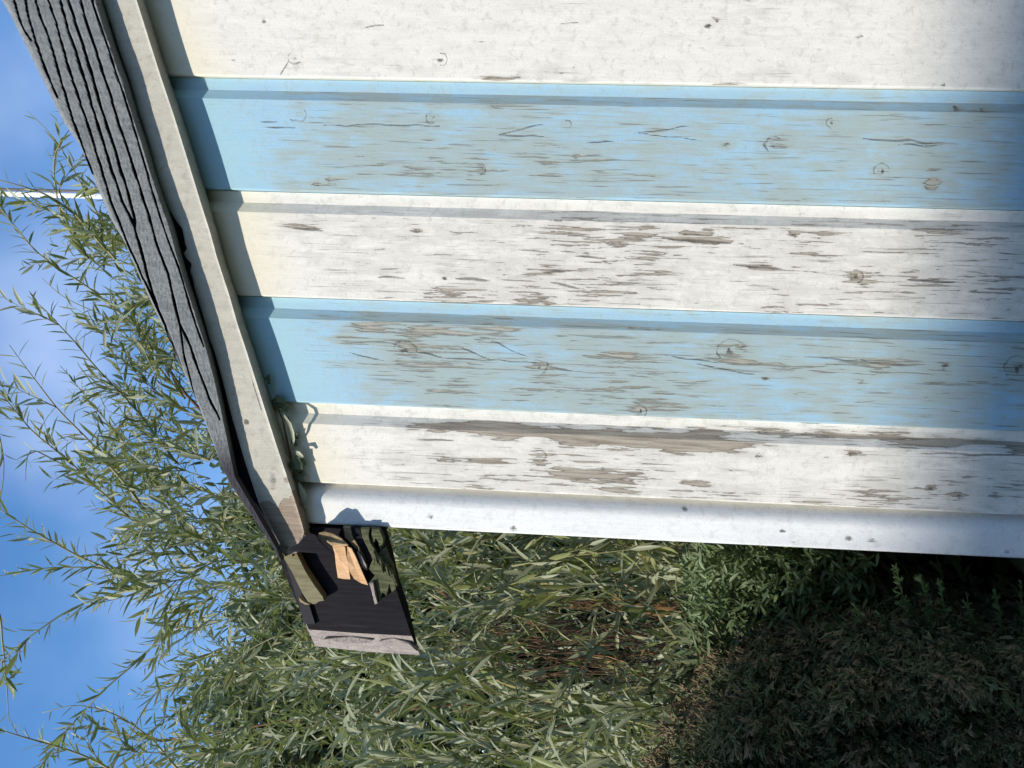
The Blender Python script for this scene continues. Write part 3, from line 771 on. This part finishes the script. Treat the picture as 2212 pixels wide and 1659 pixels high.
# hand-placed shoots that stand against the sky
SK = [([(330, 760), (307, 715), (185, 616), (82, 550), (26, 484), (-30, 400)], 1.25, 1.0),
      ([(250, 560), (170, 470), (110, 420), (20, 395), (-60, 370)], 1.15, 1.0),
      ([(190, 560), (130, 470), (118, 400), (112, 330), (150, 280)], 1.3, .9),
      ([(240, 520), (200, 440), (170, 390), (120, 300), (60, 240)], 1.6, .6),
      ([(380, 1000), (297, 888), (212, 799), (145, 720), (95, 665), (60, 640)], 1.2, 1.0),
      ([(300, 1080), (200, 960), (120, 880), (60, 800), (20, 745)], 1.1, .8),
      ([(280, 1120), (165, 1010), (66, 928), (0, 849), (-70, 790)], 1.3, 1.1),
      ([(240, 1040), (170, 1020), (100, 985), (60, 960), (55, 1040)], 1.4, .7),
      ([(330, 1280), (218, 1222), (142, 1189), (59, 1140), (0, 1100), (-60, 1070)], 1.25, 1.1),
      ([(330, 1250), (225, 1226), (97, 1226), (0, 1245), (-70, 1260)], 1.35, .9),
      ([(330, 1270), (250, 1280), (155, 1313), (65, 1375), (0, 1432), (-50, 1480)], 1.2, 1.1),
      ([(460, 1290), (383, 1345), (303, 1426), (213, 1497), (129, 1594), (80, 1680)], 1.3, 1.1),
      ([(420, 1180), (340, 1050), (270, 960), (180, 850), (130, 790)], 1.5, 1.0),
      ([(400, 860), (330, 780), (240, 690), (130, 640), (90, 600)], 1.6, .9),
      ([(300, 1700), (200, 1640), (120, 1610), (40, 1590), (-60, 1560)], 1.0, 1.0),
      ([(420, 1700), (330, 1600), (250, 1540), (160, 1520), (90, 1540)], 1.4, .9),
      ([(-30, 800), (10, 1000), (0, 1080)], 1.2, .5), ([(-40, 1240), (0, 1330), (20, 1560)], 1.3, .4),
      ([(480, 1240), (400, 1200), (330, 1130), (260, 1020), (200, 900)], 1.4, 1.),
      ([(480, 1400), (400, 1440), (330, 1500), (280, 1590), (230, 1680)], 1.3, 1.)]
def path_shoot(pl, Y, dens):
    pts3 = [at(x, y, Y + 0.05 * math.sin(i * 1.3)) for i, (x, y) in enumerate(pl)]
    pts = []
    for a, b in zip(pts3[:-1], pts3[1:]):
        m = max(1, int((b - a).length / 0.03))
        for k in range(m): pts.append(a.lerp(b, k / m) + rv(0.002))
    pts.append(pts3[-1]); n = len(pts) - 1
    for _ in range(2):
        pts = [pts[0]] + [(pts[i - 1] + pts[i] * 2 + pts[i + 1]) / 4 for i in range(1, n)] + [pts[-1]]
    twigs.append((pts, [0.0042 * (1 - 0.78 * i / n) for i in range(n + 1)], rng.random()))
    base = rng.random()
    for i in range(n):
        ax = (pts[i + 1] - pts[i]).normalized(); t = i / n
        for k in range(3):
            if rng.random() > 0.8 * dens: continue
            u = ax.cross(Vector((0.3, 0.9, 0.1))).normalized(); w = ax.cross(u); ph = rng.uniform(0, 6.28)
            side = u * math.cos(ph) + w * math.sin(ph); ang = rng.uniform(0.45, 1.0)
            ld = ax * math.cos(ang) + side * math.sin(ang); l = rng.uniform(0.055, 0.092) * (1 - .35 * t)
            leaf_list.append((pts[i], ld, ax * math.sin(ang) - side * math.cos(ang) + rv(.3), l, l * rng.uniform(.12, .17), rng.uniform(0, .3), .75 * rng.random() + .25 * base))
        if rng.random() < 0.12 * dens and 0.1 < t < 0.8:
            u = rv(); u.y *= 0.5
            shoot(pts[i], ax + u.normalized() * 0.55, rng.uniform(0.10, 0.24), 0.95, 0, 0.0, 0.0018, 0.95)
for pl, Y, dn in SK: path_shoot(pl, Y, dn)

# the crown: many shoots fanning out of the middle of the bush
XBND = [(-100, 250), (400, 250), (700, 285), (900, 280), (1100, 300), (1240, 350), (1330, 450), (1420, 430), (1520, 340), (1659, 250), (1900, 200)]
def xb(y): return float(np.interp(y, [a for a, _ in XBND], [b for _, b in XBND]))
cnt = 0
while cnt < 760:
    px = rng.uniform(300, 2000); py = rng.uniform(250, 1850)
    Y = rng.uniform(0.75, 2.6)
    if px < xb(py) + 20: continue
    if Y < 1.0 and px < 900: continue
    if px > 600 and py < 1080: continue
    if py > 1600 and px > 1600: continue
    if ((px - 1370) / 230) ** 2 + ((py - 1410) / 95) ** 2 < 1 and rng.random() < .85: continue
    p = at(px, py, Y)
    dx = (px - 950) / 700.0; dyy = (py - 1150) / 600.0
    d = Vector((-dyy * 0.8, rng.uniform(-0.7, 0.3), 0.55 - dx * 0.6)) + rv(0.35)
    if px > 900: d = Vector((rng.gauss(0, .22), rng.uniform(-.5, .2), rng.choice((1.0, 1.0, -0.9)))) + rv(0.14)
    L = rng.uniform(0.22, 0.50)
    if px < 480: L *= 0.66
    shoot(p, d, L, rng.uniform(0.85, 1.1) * (1.12 if px > 900 else 1.0), rng.choice((0, 1, 1)), 0.0 if px < 900 else 0.01, 0.0024, 0.9, *((.45, .95) if px < 900 else (.2, .62)))
    cnt += 1
for k in range(70):
    px = rng.uniform(880, 1650); py = rng.uniform(1180, 1720)
    if ((px - 1370) / 200) ** 2 + ((py - 1410) / 80) ** 2 < 1: continue
    Yk = rng.uniform(.55, 1.0); sg = rng.choice((1, 1, -1))
    shoot(at(px, py, Yk), Vector((rng.gauss(0, .28), rng.uniform(-.3, .2), sg)), rng.uniform(.18, .40), 1.05, rng.choice((0, 1)), .008, .002, .8, .2, .6)
for k in range(45):
    py = rng.uniform(330, 1300); p = at(xb(py) + rng.uniform(-10, 140), py + rng.uniform(0, 60), rng.uniform(1.0, 2.2))
    shoot(p, Vector((rng.gauss(.25, .45), rng.uniform(-.4, .3), 0.75)), rng.uniform(.16, .38), 1.0, rng.choice((0, 1)), 0, 0.0022, 0.95)
print('leaves', len(leaf_list), 'twigs', len(twigs))

def visible_size(p, L):
    q = proj(p); dist = (Vector(p) - CAM).length
    if not (-10 < q[0] < 2222 and -10 < q[1] < 1669): return 0
    x, y = q
    # hidden behind the shed?
    if y < 1125 + 0.049 * (x - 660) and x > interp(BL, min(y, 1200)): return 0
    if 600 < x < 905 and 1130 < y < 1400 and x > 590 + (y - 1180) * 0.42 and x < 905 - (1410 - y) * .31: return 0
    return L / dist

willow = empty('willow_tree', at(1300, 1400, 1.7) * 1.0, 'bushy grey-green willow with long narrow leaves behind the shed corner, against the blue sky', 'tree')
willow.location.z = 0.0
leaf_list.sort(key=lambda t: -visible_size(t[0], t[3]))
# nearest leaves are objects of their own, sharing a few meshes
variants = []
for k in range(10):
    v, f = leaf_geo(Vector((0, 0, 0)), Vector((0, 1, 0)), Vector((0, 0, 1)), 1.0, 0.145, 0.02 + 0.03 * k)
    me = mesh('leaf', v, f, True); fattr(me, 'rnd', [k / 10.0 + 0.03] * len(v)); me.materials.append(M_leaf); variants.append(me)
for (p, d, n_, L, W, cu, rr) in leaf_list[:290]:
    d = d.normalized(); s = d.cross(n_).normalized(); n2 = s.cross(d)
    o = bpy.data.objects.new('leaf', variants[min(9, int(rr * 10))]); col.objects.link(o); o.parent = willow
    m4 = Matrix((s * L, d * L, n2 * L)).transposed().to_4x4(); m4.translation = Vector(p) - willow.location
    o.matrix_basis = m4
mb = MB()
for (p, d, n_, L, W, cu, rr) in leaf_list[290:]:
    v, f = leaf_geo(Vector(p), d, n_, L, W, cu); mb.add(v, f, rr)
fo = mb.build('foliage', M_leaf, willow, True); fo['kind'] = 'stuff'
twigs.sort(key=lambda t: -t[1][0] * len(t[0]) * (1.0 if visible_size(t[0][len(t[0]) // 2], 1) > 0 else 0.01))
for pts, rad, rr in twigs[:110]:
    mb = MB(); mb.tube(pts, rad, 5, rr); mb.build('branch', m_twig, willow, True)
mb = MB()
for pts, rad, rr in twigs[110:]: mb.tube(pts, rad, 3, rr)
o = mb.build('twigs', m_twig, willow, True); o['kind'] = 'stuff'
# stems and trunk (reddish brown, seen through the leaves)
tb = [at(2600, 1500, 2.2), at(2100, 1480, 2.1), at(1750, 1430, 2.0), at(1500, 1390, 1.9), at(1250, 1370, 1.9), at(1000, 1300, 1.95), at(760, 1180, 2.0)]
g0 = Vector((tb[0].x, tb[0].y, 0.0))
mb = MB(); mb.tube([g0] + tb, [0.075, 0.07, 0.065, 0.055, 0.042, 0.02, 0.012, 0.006], 10); mb.build('trunk', m_bark, willow, True)
for pl, Y in (([(1700, 1420), (1480, 1330), (1180, 1290), (900, 1240), (620, 1050)], 1.6), ([(1500, 1390), (1300, 1500), (1000, 1520), (600, 1560), (350, 1600)], 1.9),
              ([(1480, 1360), (1420, 1170), (1300, 1000)], 1.8), ([(760, 1180), (540, 1000), (400, 850), (300, 700)], 2.0)):
    pts = [at(x, y, Y) for x, y in pl]; n = len(pts)
    mb = MB(); mb.tube(pts, [0.009 * (1 - .75 * i / n) for i in range(n)], 7, 0.9); mb.build('limb', m_bark, willow, True)

# darker trees further back, closing the view below the sky
def back_tree(name, label, cx, py0, py1, px0, Y0, Y1, n, size, seed):
    r2 = random.Random(seed); t = empty(name, at(1500, cx, (Y0 + Y1) / 2), label, 'tree'); t.location.z = 0.0
    mb = MB()
    for i in range(n):
        Y = r2.uniform(Y0, Y1); py = r2.uniform(py0, py1)
        edge = px0 + 60 * math.sin(py * 0.011) + 45 * math.sin(py * 0.037) + 30 * math.sin(py * 0.09)
        px = edge + (2300 - edge) * (r2.random() ** 1.15)
        c = at(px, py, Y)
        for k in range(5):
            q = c + Vector((r2.gauss(0, .06), r2.gauss(0, .06), r2.gauss(0, .06)))
            d = Vector((r2.gauss(0, 1), r2.gauss(0, 1), r2.gauss(0, 1) + .3)); nn = Vector((r2.gauss(0, 1), r2.gauss(0, 1), r2.gauss(0, 1)))
            v, f = leaf_geo(q, d, nn, size * r2.uniform(.6, 1.2), size * .32, .1); mb.add(v, f, r2.random())
    o = mb.build('crown', M_back, t, True); o['kind'] = 'stuff'
    base = Vector((t.location.x, (Y0 + Y1) / 2, 0)); mb = MB()
    mb.tube([base, base + Vector((0.03, 0, .8)), at(900, (py0 + py1) / 2, (Y0 + Y1) / 2)], [.09, .07, .03], 8); mb.build('trunk', m_bark, t, True)
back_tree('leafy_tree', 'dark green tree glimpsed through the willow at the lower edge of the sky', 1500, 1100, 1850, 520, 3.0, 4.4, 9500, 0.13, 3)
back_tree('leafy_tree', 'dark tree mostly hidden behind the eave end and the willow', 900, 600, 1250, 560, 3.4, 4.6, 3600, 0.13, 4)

# ------------------------------------------------------------------ hedge and shrub by the corner
def spray_geo(p, d, L, rr_, r3):
    """a small forked conifer spray: tapering three-sided twiglets"""
    V = []; Fc = []
    def prong(a, dd, l, w):
        dd = dd.normalized(); u = dd.cross(Vector((0.2, 0.7, 0.5))).normalized(); s = dd.cross(u)
        b0 = len(V); bend = Vector((r3.gauss(0, .34), r3.gauss(0, .34), r3.gauss(0, .34)))
        m = a + dd * l * .55 + bend * l * .15; e = a + dd * l + bend * l * .5
        for c_, ww in ((a, w * .7), (m, w)):
            for k in range(3):
                t = 2.094 * k; V.append(c_ + (u * math.cos(t) + s * math.sin(t)) * ww)
        V.append(e)
        for k in range(3):
            j = (k + 1) % 3
            Fc.append((b0 + k, b0 + j, b0 + 3 + j, b0 + 3 + k)); Fc.append((b0 + 3 + k, b0 + 3 + j, b0 + 6))
    d = d.normalized(); prong(p, d, L, L * .085)
    for k in range(3):
        sd = Vector((r3.gauss(0, 1), r3.gauss(0, 1), r3.gauss(0, 1)))
        prong(p + d * L * (0.15 + .2 * k), d + sd.normalized() * 0.75, L * (.6 - .1 * k), L * .075)
    return V, Fc

HT = [(1375, 1760), (1400, 1659), (1435, 1580), (1490, 1500), (1560, 1415), (1640, 1365), (1740, 1335), (1830, 1318), (1900, 1305), (1960, 1290), (2060, 1300), (2212, 1318), (2400, 1330)]
hedge = empty('conifer_hedge', at(2000, 1600, 0.1), 'dark clipped conifer hedge in shade beside the shed corner, browned at the tips', 'hedge'); hedge.location.z = 0.0
def hedge_point(u, depth):
    pass
r3 = random.Random(8)
mbh = MB(); sp = []
# hedge body: front face at about Y = -0.08, bulging; surface sampled and covered by sprays
def hy(px, py):                                       # depth of the hedge face at this part of it
    # distance to the outline in photo units -> rounds away at the rim
    top = float(np.interp(px, [a for a, _ in HT], [b for _, b in HT]))
    d = min(py - top, (px - np.interp(py, [1318, 1335, 1365, 1415, 1500, 1580, 1659, 1760], [1830, 1740, 1640, 1560, 1490, 1435, 1400, 1375])) if py > 1318 else 400)
    k = 1 - min(1, max(0, d) / 150.0)
    return -0.06 + 0.16 * k * k + 0.012 * math.sin(px * 0.03) + 0.014 * math.sin(py * 0.041 + px * .01), d
for i in range(2500):
    px0 = r3.uniform(1385, 2330); py0 = r3.uniform(1290, 1770) if i < 1800 else r3.uniform(1770, 2250)
    Y0, d0 = hy(px0, py0)
    if d0 < 2: continue
    Yc = Y0 + r3.uniform(0, 0.05) + 0.03 * (vnoise(np.array([px0 * .02]), np.array([py0 * .024]), 6)[0] - .5)
    c0 = at(px0, py0, Yc)
    if c0.x > X_CORN - 0.03: continue
    main = Vector((r3.gauss(-.05, .4), -0.75 + r3.gauss(0, .25), 0.65 + r3.gauss(0, .4))).normalized()
    brown = 0.5 + .5 * r3.random() if (d0 < 45 and px0 < 1850) or r3.random() < .42 else r3.random() * .4  # brown at random, plus a tan rim coloured in for the sunlit edge
    R_ = r3.uniform(.010, .018)
    for k in range(9):
        off = Vector((r3.gauss(0, 1), r3.gauss(0, 1), r3.gauss(0, 1))).normalized() * R_ * r3.random() ** .5
        c = c0 + off + main * R_ * .4
        out = main + off / R_ * .8
        sp.append((c, out, r3.uniform(0.010, 0.020), min(1, brown + r3.random() * .25)))
# back of the hedge, real volume behind the visible face
for i in range(1500):
    px = r3.uniform(1450, 2300); py = r3.uniform(1380, 1770)
    Y, d = hy(px, py)
    if d < 30: continue
    c = at(px, py, Y) + Vector((-0.01, r3.uniform(.03, .3), -r3.uniform(0, .1)))
    if c.x > X_CORN - .03: continue
    sp.append((c, Vector((r3.gauss(0, 1), r3.gauss(0, 1), 1)), r3.uniform(.03, .05), r3.random() * .6))
sp.sort(key=lambda t: (t[0] - CAM).length / t[2])
hv = []
for k in range(8):
    v, f = spray_geo(Vector((0, 0, 0)), Vector((0, 0, 1)), 1.0, 0, r3)
    me = mesh('spray', v, f); fattr(me, 'rnd', [k / 8.0] * len(v)); me.materials.append(M_hedge); hv.append(me)
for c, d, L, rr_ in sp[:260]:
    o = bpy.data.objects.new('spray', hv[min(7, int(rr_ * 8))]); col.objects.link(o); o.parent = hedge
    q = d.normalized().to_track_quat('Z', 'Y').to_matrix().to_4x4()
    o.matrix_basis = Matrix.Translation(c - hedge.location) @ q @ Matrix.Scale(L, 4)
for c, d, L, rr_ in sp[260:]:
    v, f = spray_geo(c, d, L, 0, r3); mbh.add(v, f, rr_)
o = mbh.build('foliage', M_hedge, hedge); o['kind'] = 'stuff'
# solid near-black core standing for the shade inside the hedge
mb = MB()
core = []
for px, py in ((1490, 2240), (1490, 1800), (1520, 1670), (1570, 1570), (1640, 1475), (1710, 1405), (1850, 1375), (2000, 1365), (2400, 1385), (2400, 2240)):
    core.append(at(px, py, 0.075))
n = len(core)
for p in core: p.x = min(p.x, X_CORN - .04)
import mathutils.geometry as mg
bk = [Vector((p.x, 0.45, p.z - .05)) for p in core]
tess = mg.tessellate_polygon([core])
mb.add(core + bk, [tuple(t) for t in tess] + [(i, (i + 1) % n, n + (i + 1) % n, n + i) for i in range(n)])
mb.build('dark_core', M_dark, hedge)
mb = MB(); hb = Vector((core[3].x - .1, .2, 0)); mb.tube([hb, hb + Vector((0, 0, 1.3))], [.05, .03], 8); mb.build('trunk', m_bark, hedge)

# bluish juniper tips sticking up at the hedge's end by the wall
jun = empty('juniper_shoots', at(1950, 1300, 0.02), 'blue-green juniper shoots sticking up between the dark hedge and the shed corner', 'shrub'); jun.location.z = 0
r4 = random.Random(21)
for bx, by, tx, ty, s in ((1990, 1400, 1935, 1235, 1), (2030, 1420, 1990, 1250, 1.0), (1900, 1420, 1850, 1310, .9), (2060, 1420, 2030, 1265, .8), (2120, 1430, 2090, 1290, .8), (2180, 1430, 2150, 1285, .8), (1960, 1420, 1900, 1330, .8), (2210, 1400, 2205, 1270, .7), (1830, 1430, 1780, 1350, .8), (2000, 1480, 1960, 1370, .9), (1930, 1500, 1870, 1400, .9)):
    a = at(bx, by, 0.03); e = at(tx, ty, 0.0)
    if e.x > X_CORN - .012: e.x = X_CORN - .012
    mb = MB(); nn = 16
    pts = [a.lerp(e, k / nn) + Vector((.004 * math.sin(k * .6 + bx), 0, 0)) for k in range(nn + 1)]
    mb.tube(pts, [0.0012 * (1 - .6 * k / nn) for k in range(nn + 1)], 3, .3)
    for k in range(2, nn + 1):
        for j in range(2):
            ax = (e - a).normalized(); sd = Vector((r4.gauss(0, 1), r4.gauss(0, .7), r4.gauss(0, .3))).normalized()
            v, f = spray_geo(pts[k], ax + sd * .8, 0.019 * s * (1.15 - .6 * k / nn), 0, r4); mb.add(v, f, .2 + .3 * r4.random())
    mb.build('shoot', M_shrub, jun)

# bright green shrub between willow and hedge
shr = empty('green_shrub', at(1700, 1280, 0.5), 'small bright green shrub lit by the sun between the willow and the hedge top', 'shrub'); shr.location.z = 0
r5 = random.Random(5); mb = MB(); cnt = 0
while cnt < 2600:
    px = r5.uniform(1480, 1910); py = r5.uniform(1190, 1420)
    w = 1 - abs((px - 1700) / 220) ** 2.4
    if r5.random() > w or py > 1440 - (px - 1450) * .28: continue
    c = at(px, py, r5.uniform(.08, .42))
    d = Vector((r5.gauss(0, .7), -.4 + r5.gauss(0, .5), .8 + r5.gauss(0, .5)))
    for j in range(3):
        v, f = leaf_geo(c + d * .006 * j, d + Vector((r5.gauss(0, .8), r5.gauss(0, .8), r5.gauss(0, .4))), Vector((r5.gauss(0, 1), -1, r5.gauss(0, 1))), r5.uniform(.012, .024), .005, .1); mb.add(v, f, r5.random() * .85)
    cnt += 1
o = mb.build('foliage', M_shrub, shr, True); o['kind'] = 'stuff'
mb = MB()
for k in range(12):
    px = r5.uniform(1560, 1860); a = at(px + 500, 1330 + r5.uniform(-40, 80), .55); mb.tube([a, at(px, 1300 + r5.uniform(-70, 60), .55)], [.005, .002], 5)
mb.build('stems', m_bark, shr)

# ------------------------------------------------------------------ small things caught under the trim
M_dead = leaf_mat('dead_leaf', (0.26, 0.27, 0.17), (0.34, 0.34, 0.24), (0.3, 0.27, 0.15), .2)
M_ivy = leaf_mat('ivy_leaf', (0.08, 0.11, 0.05), (0.10, 0.13, 0.07), (0.2, 0.2, 0.1), .15)
sprig = empty('ivy_sprig', at(640, 1000, -0.015), 'withered ivy sprig wedged under the cream trim at the eave end', 'plant')
def curlstrip(pts, w, name, mat, Y):
    mb = MB(); P = [at(x, y, Y + dy) for x, y, dy in pts]; V = []
    for i, p in enumerate(P):
        d = (P[min(i + 1, len(P) - 1)] - P[max(i - 1, 0)]).normalized(); s = d.cross(Vector((0, 1, 0))).normalized()
        ww = w * math.sin(math.pi * (i + .4) / len(P)) / 2
        V += [p - s * ww, p + Vector((0, .0012, 0)), p + s * ww]
    Fc = []
    for i in range(len(P) - 1):
        for k in range(2): Fc.append((3 * i + k, 3 * i + k + 1, 3 * i + 4 + k, 3 * i + 3 + k))
    mb.add(V, Fc, .5); return mb.build(name, mat, sprig, True)
curlstrip([(605, 890, 0), (613, 898, -.003), (625, 915, -.006), (632, 935, -.006), (634, 950, -.003), (632, 964, 0)], .0045, 'dead_leaf', M_dead, -.010)
curlstrip([(634, 975, 0), (645, 980, -.004), (654, 988, -.003)], .006, 'dead_leaf', M_dead, -.010)
curlstrip([(622, 1012, 0), (636, 1002, -.003), (650, 1000, -.004), (658, 996, 0)], .017, 'leaf', M_ivy, -.008)
curlstrip([(630, 1020, 0), (640, 1032, -.003), (655, 1030, -.003)], .010, 'leaf', M_ivy, -.006)
curlstrip([(645, 1042, 0), (652, 1060, -.004), (656, 1080, -.003), (652, 1095, 0)], .008, 'dead_leaf', M_dead, -.010)
curlstrip([(590, 868, 0), (600, 860, -.003), (612, 866, -.002)], .010, 'leaf', M_ivy, -.006)
curlstrip([(572, 820, 0), (578, 810, -.003), (582, 830, 0)], .006, 'leaf', M_ivy, -.006)
curlstrip([(596, 870, 0), (610, 905, .001), (622, 960, 0), (634, 1010, .001), (645, 1060, 0), (652, 1120, 0)], .003, 'stem', m_bark, -.010)
for x, y, s in ((608, 872, .016), (620, 880, .014), (624, 905, .012), (640, 955, .011), (642, 940, .011), (650, 1015, .012), (655, 1050, .012), (655, 1100, .012), (648, 1120, .010)):
    x -= 5
    curlstrip([(x - 6, y - 5, 0), (x, y, -.004), (x + 5, y + 9, 0)], s * .6, 'leaf', M_ivy, -.004)

# dark flap added only to throw the rounded shadow on the corner trim
BUMP.build('shadow_flap', M_dark, eb)

# slim pole far beyond the willow
m_pole, nt, b, _ = new_mat('white_pole_paint'); b.inputs['Base Color'].default_value = (.8, .8, .78, 1); b.inputs['Roughness'].default_value = .4
m_pole_shade, nt, b, _ = new_mat('pole_shade_brown'); b.inputs['Base Color'].default_value = (.10, .08, .07, 1)
pb = at(60, 420, 9.0)
pole = empty('pole', (pb.x, 9.0, 0), 'slim white pole rising into the sky behind the top of the willow', 'pole')
mb = MB(); mb.tube([(pb.x, 9, 0), (pb.x, 9, pb.z + 3)], [.034, .034], 14); mb.build('shaft', m_pole, pole, True)
mb = MB(); mb.tube([(pb.x + .058, 8.99, 0.2), (pb.x + .058, 8.99, pb.z + 3)], [.017, .017], 8); mb.build('shaded_side', m_pole_shade, pole, True)  # brown tube standing for the shaded side of the pole

# ------------------------------------------------------------------ unseen house behind the viewer, shaped to shade the lower wall
YH = -6.2
def src(p): return Vector(p) - SUN_L * ((p[1] - YH) / SUN_L.y)
e1 = src(at(2085, 300, 0)); e2 = src(at(1995, 1120, 0))
house = empty('house', (e2.x, -8, 0), 'unseen rendered house opposite the shed, shaped to shade its lower wall', 'house')
m_rend, nt, b, _ = new_mat('pale_render'); N = NT(nt)
nt.links.new(N.mix(N.rng(N.noise(N.coord(), 8, 5), .3, .7), (.42, .38, .32), (.5, .46, .40)), b.inputs['Base Color']); b.inputs['Roughness'].default_value = .9
xs = [e1.x + 0.5, e2.x]; sl = (e1.z - e2.z) / (e1.x - e2.x)
xstep = e2.x - 0.06
zL = e2.z + 0.18
prof = [(xs[0], 0), (xs[0], e1.z + sl * .35), (xstep - 1.9, e2.z + sl * (xstep - e2.x)), (xstep - 1.9, 0)]
mb = MB(); n = len(prof)
mb.add([(x, YH - .05, z) for x, z in prof] + [(x, YH - 4, z) for x, z in prof], [tuple(range(n)), tuple(range(n, 2 * n))[::-1]] + [(i, (i + 1) % n, n + (i + 1) % n, n + i) for i in range(n)])
mb.build('wall', m_rend, house)
mb = MB(); mb.tube([(xs[0], YH, e1.z + sl * .35 - .06), (xstep, YH, e2.z - .06)], [.05, .05], 10); mb.build('gutter', m_pole, house, True)
m_gl, nt, b, _ = new_mat('window_glass'); b.inputs['Base Color'].default_value = (.03, .04, .05, 1); b.inputs['Roughness'].default_value = .08
for x in (e2.x - .9, e2.x + .45):
    mb = MB(); mb.box(x - .55, x + .55, YH - .06, YH - .02, 1.0, 2.1); w = mb.build('window', m_pole, house)
    mb = MB(); mb.box(x - .48, x + .48, YH - .03, YH - .012, 1.07, 2.03); mb.build('pane', m_gl, w)

# unseen block added to cut the sky light reaching the wall
m_blocker = wood_mat('sky_blocker_brown', (0.14, 0.09, 0.065), (0.20, 0.13, 0.09), (0.1, 0.07, 0.05), (1, 1, 1), 20)
mb = MB(); mb.box(-0.9, 7.0, -8.5, -4.4, 0, 3.4); mb.build('sky_blocker', m_blocker, house)
scr = empty('hedge_shade_screen', (xstep - 1.5, YH + 0.1, 0), 'unseen timber screen added to shade the hedge', 'screen')  # added out of view to keep the sun off the hedge
for k in range(14):
    mb = MB(); x1 = xstep - k * 0.152; mb.box(x1 - .149, x1, YH + 0.02, YH + 0.04, 0, zL); mb.build('shade_plank', M_moss, scr)

# glossy dark bush in the gap between hedge and shed
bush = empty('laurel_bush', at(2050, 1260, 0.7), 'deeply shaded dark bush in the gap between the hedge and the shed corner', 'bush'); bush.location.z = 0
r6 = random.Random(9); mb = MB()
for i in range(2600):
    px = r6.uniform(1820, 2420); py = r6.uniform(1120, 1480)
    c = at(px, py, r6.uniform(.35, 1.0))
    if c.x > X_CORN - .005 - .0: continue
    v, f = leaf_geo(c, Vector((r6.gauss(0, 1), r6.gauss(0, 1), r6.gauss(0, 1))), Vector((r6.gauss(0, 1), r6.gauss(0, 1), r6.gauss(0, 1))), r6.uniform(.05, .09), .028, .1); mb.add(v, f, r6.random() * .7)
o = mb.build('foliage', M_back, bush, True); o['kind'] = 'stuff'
mb = MB(); bb = Vector((bush.location.x - .05, .7, 0)); mb.tube([bb, bb + Vector((0, 0, 1.2))], [.03, .015], 6); mb.build('stem', m_bark, bush)

# dead brown brushwood in the hollow of the willow
mb = MB(); r7 = random.Random(4); m_dead, nt, b, _ = new_mat('dead_brushwood'); N = NT(nt)
nt.links.new(N.mix(N.rng(N.attr('rnd'), 0, 1, 0, 1, False), (0.10, 0.05, 0.03), (0.34, 0.19, 0.08)), b.inputs['Base Color']); b.inputs['Roughness'].default_value = .8
for k in range(230):
    a = at(r7.uniform(1080, 1600), 1415 + r7.gauss(0, 62), r7.uniform(.95, 1.5))
    e = a + Vector((r7.gauss(0, .05), r7.gauss(0, .05), r7.uniform(.08, .3))); m_ = (a + e) / 2 + Vector((r7.gauss(0, .012), 0, 0))
    mb.tube([a, m_, e], [.0024, .002, .0008], 3, r7.random() ** 2)
for k in range(9):
    a = at(1490 + r7.uniform(-15, 15), 1325 + r7.gauss(0, 12), .95); e = at(1170 + r7.uniform(-20, 60), 1293 + r7.gauss(0, 14), .92)
    mb.tube([a, (a + e) / 2 + Vector((0, 0, 0.004)), e], [.003, .0025, .001], 4, .9)
mb.build('dead_branches', m_dead, willow)['kind'] = 'stuff'
